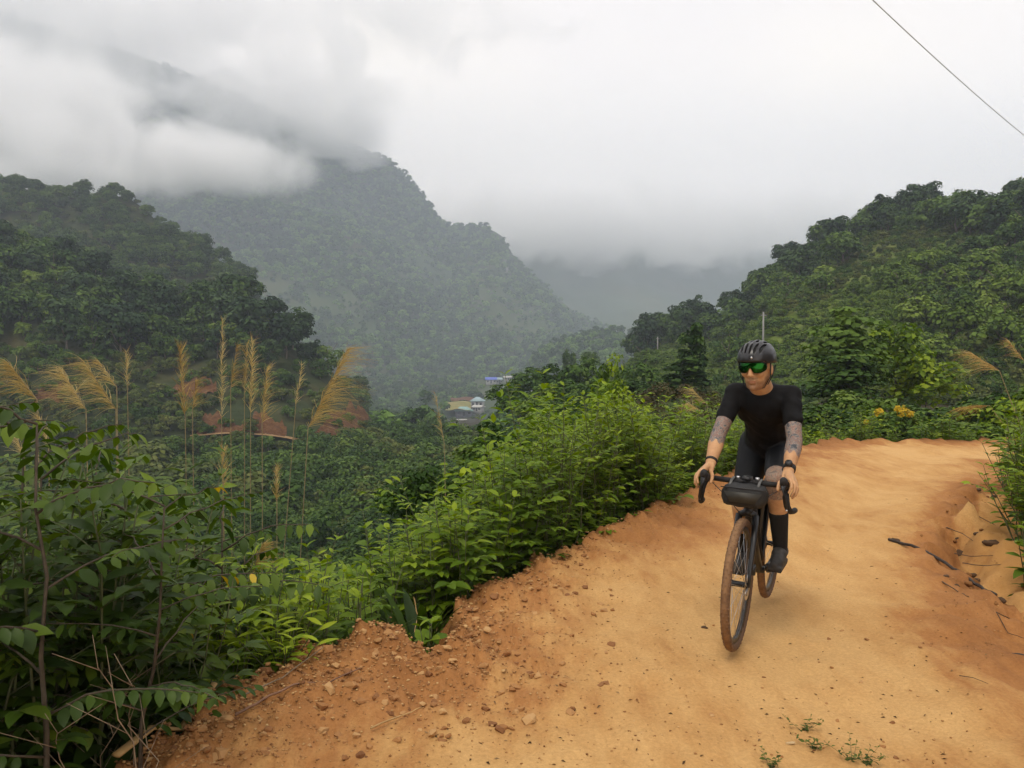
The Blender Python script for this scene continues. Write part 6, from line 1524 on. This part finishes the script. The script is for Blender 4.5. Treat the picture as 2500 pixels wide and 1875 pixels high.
# jersey
b = MB()
rcone(b, (.255, 0, 1.07), (.38, 0, 1.195), .136, .130); rcone(b, (.38, 0, 1.195), (.545, 0, 1.325), .132, .124)
rcone(b, (.49, .062, 1.29), (.55, .090, 1.335), .110, .092); rcone(b, (.49, -.062, 1.29), (.55, -.090, 1.335), .110, .092)
rcone(b, (.535, .07, 1.352), (.535, -.07, 1.352), .078, .078)
for s in (1, -1):
    f_ = (lambda p: np.asarray(p, float)) if s == 1 else mir
    rcone(b, (.55, s * .06, 1.362), f_(SHO), .070, .066); rcone(b, f_(SHO), f_(SHO + (EL - SHO) * .57), .061, .055)
jm = remeshed(b, 'jersey', M_JERSEY, 0.007, 5, 0.45)
nj = len(jm.vertices); jv = np.empty(nj * 3, np.float32); jm.vertices.foreach_get('co', jv); jv = jv.reshape(-1, 3)
nrmv = np.empty(nj * 3, np.float32); jm.vertices.foreach_get('normal', nrmv); nrmv = nrmv.reshape(-1, 3)
wr_ = 0.011 * vnoise(jv[:, 0] * 14 + jv[:, 1] * 9, jv[:, 2] * 26 + jv[:, 1] * 11) + .004 * vnoise(jv[:, 0] * 34, jv[:, 2] * 40 + jv[:, 1] * 30)
# open neckline
nk = np.linalg.norm(jv - np.array([.60, 0, 1.415]), axis=1)
wr_ = np.where(wr_ < 0, wr_ * .2, wr_ * .6); jv = jv + nrmv * wr_[:, None]
jm.vertices.foreach_set('co', jv.astype(np.float32).ravel())
jersey = link('jersey', jm, person)
nax = hp(-.03, 0, -.06) - P3(.56, 0, 1.37); nax /= np.linalg.norm(nax); na = np.cross(nax, (0, 1, 0)); na /= np.linalg.norm(na); ncx = P3(.560, 0, 1.37) + nax * .035
cl2 = MB(); cl2.tube([ncx + .078 * math.cos(x) * na + .082 * math.sin(x) * P3(0, 1, 0) - nax * .022 * math.cos(x) for x in np.arange(40) * 2 * math.pi / 40], .008, 8, closed=True); cl2.build('collar', M_JERSEY, jersey)
# shorts
b = MB()
rcone(b, (.19, .03, 1.02), (.31, 0, 1.13), .142, .138); rcone(b, (.19, -.03, 1.02), (.31, 0, 1.13), .142, .138)
for s, kn in ((1, KN_L), (-1, KN_R)):
    h_ = HIP if s == 1 else mir(HIP)
    rcone(b, h_, h_ + (kn - h_) * .80, .108, .078)
sm_ = remeshed(b, 'shorts', M_SHORT, 0.008, 4, 0.45); link('bib_shorts', sm_, person)
for s, kn, an in ((1, KN_L, ANK_L), (-1, KN_R, ANK_R)):
    b = MB(); st_ = kn + (an - kn) * .52 + P3(-.010, 0, 0)
    rcone(b, st_, an, .057, .043); rcone(b, an, an + P3(.02, 0, -.05), .043, .04)
    link('sock', remeshed(b, 'sock', M_SOCK, 0.006, 3), person)
    b = MB()
    rcone(b, an + P3(-.035, 0, -.040), an + P3(.05, 0, -.045), .045, .044); rcone(b, an + P3(.03, 0, -.052), an + P3(.135, .004 * s, -.072), .044, .036); rcone(b, an + P3(.135, .004 * s, -.074), an + P3(.175, -.004 * s, -.078), .038, .028)
    b.box(an + P3(.065, 0, -.098), (.27, .078, .022))
    shoe = link('shoe', remeshed(b, 'shoe', M_SHOE, 0.006, 3), person)
    so = MB(); so.box(an + P3(.07, 0, -.110), (.255, .074, .012)); so.build('sole', M_RUBBER, shoe, smooth=False)
    for q_ in (.045, .085):
        sp_ = MB(); c_ = an + P3(q_, 0, -.045 - .018 * (q_ > .06)); sp_.tube([c_ + P3(0, -.044, -.02), c_ + P3(0, -.03, .022), c_ + P3(0, 0, .04 - .02 * (q_ > .06)), c_ + P3(0, .03, .022), c_ + P3(0, .044, -.02)], .007, 6, flat=.5); sp_.build('shoe_strap', M_TAPEGREY, shoe)
# watch and bracelet
def band(c, ax, r, wd, name, mat):
    ax = ax / np.linalg.norm(ax); m_ = MB(); m_.tube([c - ax * wd, c - ax * wd * .9, c + ax * wd * .9, c + ax * wd], [r * .96, r, r, r * .96], 20); return m_.build(name, mat, person)
wd_ = (WR - EL) / np.linalg.norm(WR - EL)
wb = band(WR - wd_ * .022, wd_, .0355, .013, 'watch', M_RUBBER)
wf = MB(); wf.tube([WR - wd_ * .022 + P3(.022, 0, .028), WR - wd_ * .022 + P3(.030, 0, .037)], [.021, .019], 18); wf.build('watch_face', M_CARBON, wb)
band(mir(WR - wd_ * .022), mir(wd_), .0345, .008, 'wristband', M_RUBBER)

# helmet: outer shell with open vents over a dark liner
def shell(k, cut_vents):
    nu, nv = 220, 80; v = []; keep = []
    for i in range(nv):
        ph = math.pi / 2 * (1 - i / (nv - 1)) ; 
        for j in range(nu):
            th_ = 2 * math.pi * j / nu
            x, y, z = math.cos(ph) * math.cos(th_), math.cos(ph) * math.sin(th_), math.sin(ph)
            low = -.30 + .10 * max(0, math.cos(th_)) - .12 * max(0, -math.cos(th_))        # rim height
            z2 = low + (1 - low) * (i and (1 - i / (nv - 1))) if False else z
            rxy = 1.0 + .05 * math.cos(6 * th_) * 0
            rib = .018 * math.cos(9.0 * y * 2.2) * max(0, z) if not cut_vents else .022 * math.cos(20 * y) * max(0.15, z)
            q = 1 + rib
            v.append(((.138 if x > 0 else .150) * x * k * q - .012, .103 * y * k * q, (.100 * z * k * q) + .066))
    # skirt below the equator
    for i, (dz, kk) in enumerate(((-.010, 1.0), (-.020, .985))):
        for j in range(nu):
            th_ = 2 * math.pi * j / nu; x, y = math.cos(th_), math.sin(th_)
            dd = dz * (1.0 + .7 * max(0, -x)) * (0.6 if x > .6 else 1.3)
            v.append(((.138 if x > 0 else .150) * x * k * kk - .012,   .103 * y * k * kk, .066 + dd))
    rows = nv + 2; f = []
    for i in range(rows - 1):
        for j in range(nu):
            jj = (j + 1) % nu
            c = np.mean([v[i * nu + j], v[i * nu + jj], v[(i + 1) * nu + j], v[(i + 1) * nu + jj]], axis=0)
            if cut_vents:
                x, y, z = c[0] + .012, c[1], c[2] - .066
                hole = False
                for y0, x0, x1, w_ in ((0.0, .070, .131, .0075), (.034, .055, .126, .008), (-.034, .055, .126, .008), (.066, .020, .108, .008), (-.066, .020, .108, .008),
                                       (.017, -.02, .045, .009), (-.017, -.02, .045, .009), (.05, -.06, .02, .009), (-.05, -.06, .02, .009), (0, -.12, -.05, .010), (.04, -.13, -.08, .009), (-.04, -.13, -.08, .009)):
                    if x0 < x < x1 and abs(y - y0 * (1 - .25 * max(0, x) / .13)) < w_ and z > .010 and abs(x - (x0 + x1) / 2) / ((x1 - x0) / 2) < 1 - .35 * (abs(y - y0 * (1 - .25 * max(0, x) / .13)) / w_) ** 2: hole = True
                if hole: continue
            f.append((i * nu + j, (i + 1) * nu + j, (i + 1) * nu + jj, i * nu + jj))
    return np.array(v), f
M_HEL = plain('black helmet shell', (0.020, 0.020, 0.022), 0.32, var=0.35, scale=12)
M_LINER = plain('black liner', (0.008, 0.008, 0.008), 0.8)
sv_, sf_ = shell(1.0, True)
hb_ = MB(); hb_.add(sv_ @ HRn.T + HC, sf_); hel = hb_.build('helmet', M_HEL, person)
md = hel.modifiers.new('thick', 'SOLIDIFY'); md.thickness = 0.013; md.offset = -1
lv_, lf_ = shell(0.88, False); hl = MB(); hl.add(lv_ @ HRn.T + HC, lf_); hl.build('liner', M_LINER, hel)
bd_ = MB()
for s in (1, -1):
    bd_.tube([hp(.03, s * .093, .05), hp(.02, s * .086, -.04), hp(.03, s * .055, -.10), hp(.03, 0, -.122)], .0045, 6, flat=.5)
    bd_.tube([hp(-.05, s * .093, .02), hp(-.01, s * .086, -.04), hp(.02, s * .070, -.085)], .004, 6, flat=.5)
bd_.build('chin_strap', M_RUBBER, hel)
bg = MB(); bg.ellipsoid(hp(.124, .016, .078), (.004, .007, .007), HRn, 12, 8); bg.build('badge', M_SILVER, hel)
# sunglasses: one wrapped mirror lens
M_LENS, t = new_mat('green mirror lens'); p, o = principled(t)
lw = nd(t, 'LayerWeight', Blend=0.35); rl = nd(t, 'ValToRGB'); e = rl.color_ramp.elements
e[0].position = 0.0; e[0].color = (0.010, 0.105, 0.010, 1); e[1].position = 0.35; e[1].color = (0.004, 0.008, 0.008, 1)
t.links.new(lw.outputs['Facing'], rl.inputs[0]); t.links.new(rl.outputs[0], p.inputs['Base Color'])
p.inputs['Metallic'].default_value = 0.85; p.inputs['Roughness'].default_value = 0.12
g = MB(); v = []; nu = 40
for i in range(nu + 1):
    a_ = (i / nu - .5) * R(150); cx_, sy = math.cos(a_), math.sin(a_)
    ay = abs(a_) / R(75)
    low = -.034 + .030 * math.exp(-(a_ / .16) ** 2) + .018 * max(0, ay - .55) / .45
    top_ = .030 - .012 * max(0, ay - .6) / .4
    for k in range(7):
        z = low + (top_ - low) * k / 6; bul = .004 * math.sin(math.pi * k / 6)
        v.append((.040 + (.066 + bul) * cx_ ** .8, (.083 + bul) * sy, z + .022))
f = [(i * 7 + k, (i + 1) * 7 + k, (i + 1) * 7 + k + 1, i * 7 + k + 1) for i in range(nu) for k in range(6)]
g.add(np.array(v) @ HRn.T + HC, f); gl = g.build('sunglasses', M_LENS, person)
md = gl.modifiers.new('thick', 'SOLIDIFY'); md.thickness = 0.003
gt = MB(); gt.tube([hp(*(np.array(v[i * 7 + 6]) + [.0015, 0, .001])) for i in range(nu + 1)], .0035, 6)
for s in (1, -1): gt.tube([hp(.055, s * .081, .046), hp(.0, s * .088, .044), hp(-.04, s * .086, .036)], .004, 6)
gt.build('glasses_frame', M_CARBON, gl)
# ------------------------------------------------------------------ haze and low cloud
def vol_mat(name, col, dens, aniso=0.0):
    m, t = new_mat(name); o = nd(t, 'OutputMaterial'); v = nd(t, 'VolumePrincipled')
    v.inputs['Color'].default_value = (*col, 1); v.inputs['Density'].default_value = dens; v.inputs['Anisotropy'].default_value = aniso
    t.links.new(v.outputs[0], o.inputs['Volume']); return m, t, v
m, t, v = vol_mat('valley haze', (0.77, 0.86, 1.0), 0.0005)
b = MB(); b.box((0, 850, 245), (4600, 2400, 640)); hz = b.build('haze', m, smooth=False); tag(hz, 'pale blue haze filling the valley', 'haze', kind='stuff')

def cloud_mat(name, dens, step, scale, edge=0.25):
    m, t, v = vol_mat(name, (0.999, 0.998, 0.998), 0.0, 0.2); Lk = t.links.new
    tcn = nd(t, 'TexCoord'); g = nd(t, 'NewGeometry')
    ln = nd(t, 'VectorMath', operation='LENGTH'); Lk(tcn.outputs['Object'], ln.inputs[0])
    n = nd(t, 'TexNoise', Scale=scale, Detail=4.0, Roughness=0.6, Distortion=0.8); Lk(g.outputs['Position'], n.inputs['Vector'])
    a = nd(t, 'Math', operation='SUBTRACT'); a.inputs[0].default_value = 1.0; Lk(ln.outputs['Value'], a.inputs[1])       # 1 - r
    c = nd(t, 'Math', operation='MULTIPLY_ADD'); Lk(n.outputs[0], c.inputs[0]); c.inputs[1].default_value = 2.1; c.inputs[2].default_value = -1.22
    s_ = nd(t, 'Math', operation='ADD'); Lk(a.outputs[0], s_.inputs[0]); Lk(c.outputs[0], s_.inputs[1])
    mr = nd(t, 'MapRange', interpolation_type='SMOOTHSTEP'); mr.inputs[1].default_value = 0.0; mr.inputs[2].default_value = edge; mr.inputs[3].default_value = 0; mr.inputs[4].default_value = dens
    Lk(s_.outputs[0], mr.inputs[0]); Lk(mr.outputs[0], v.inputs['Density'])
    m.cycles.volume_step_rate = step
    return m
M_CLOUD = cloud_mat('low cloud', 0.022, 1.0, 0.010, 0.5)
def puff(px, py, d, rx, ry, depth, lab):
    """a bank of cloud: soft ellipsoid volume; rx, ry in photo pixels"""
    c = at(px, py, d); k = d / FPX
    b = MB(); b.ellipsoid((0, 0, 0), (1, 1, 1), nu=24, nv=14)
    o = b.build('cloud_bank', M_CLOUD); o.location = c; o.scale = (rx * k * 1.5, depth, ry * k * 1.5)
    return tag(o, lab, 'cloud', kind='stuff')
puff(20, 250, 800, 330, 180, 130, 'large white cloud bank hanging on the left of the mountain')
puff(250, 370, 790, 220, 85, 100, 'rounded cloud below the large bank on the left')
puff(470, 375, 820, 170, 75, 90, 'billowing cloud in the middle of the mountain')
puff(640, 410, 840, 150, 60, 80, 'grey cloud wisp drifting across the middle of the mountain')
puff(150, 440, 760, 260, 45, 80, 'low grey cloud just above the left ridge')
puff(250, -20, 1000, 900, 180, 120, 'broad cloud hiding the top of the mountain')
puff(690, 245, 1000, 270, 105, 110, 'cloud trailing down over the mountain shoulder')
puff(830, 330, 1060, 120, 60, 70, 'thin veil of cloud on the mountain crest')
puff(1560, 560, 1500, 820, 80, 220, 'grey cloud resting on the far hill')

# stratus deck cutting off the summits
def deck_mat():
    m, t, v = vol_mat('stratus deck', (0.999, 0.998, 0.996), 0.0, 0.2); Lk = t.links.new
    g = nd(t, 'NewGeometry'); sx = nd(t, 'SeparateXYZ'); Lk(g.outputs['Position'], sx.inputs[0])
    n = nd(t, 'TexNoise', Scale=0.005, Detail=3.0, Roughness=0.5); Lk(g.outputs['Position'], n.inputs['Vector'])
    a = nd(t, 'Math', operation='MULTIPLY_ADD'); Lk(n.outputs[0], a.inputs[0]); a.inputs[1].default_value = 120.0; a.inputs[2].default_value = -60.0
    s_ = nd(t, 'Math', operation='ADD'); Lk(sx.outputs['Z'], s_.inputs[0]); Lk(a.outputs[0], s_.inputs[1])
    mr = nd(t, 'MapRange', interpolation_type='SMOOTHSTEP'); mr.inputs[1].default_value = 270.0; mr.inputs[2].default_value = 380.0; mr.inputs[3].default_value = 0; mr.inputs[4].default_value = 0.003
    Lk(s_.outputs[0], mr.inputs[0])
    fy = nd(t, 'MapRange', interpolation_type='SMOOTHSTEP'); fy.inputs[1].default_value = 1250.0; fy.inputs[2].default_value = 1600.0; Lk(sx.outputs['Y'], fy.inputs[0])
    mm = nd(t, 'Math', operation='MULTIPLY'); Lk(mr.outputs[0], mm.inputs[0]); Lk(fy.outputs[0], mm.inputs[1])
    Lk(mm.outputs[0], v.inputs['Density']); m.cycles.volume_step_rate = 0.3
    return m
b = MB(); b.box((0, 2000, 390), (4400, 1700, 240)); o = b.build('cloud_deck', deck_mat(), smooth=False); tag(o, 'flat grey cloud deck hiding the mountain summits', 'cloud', kind='stuff')
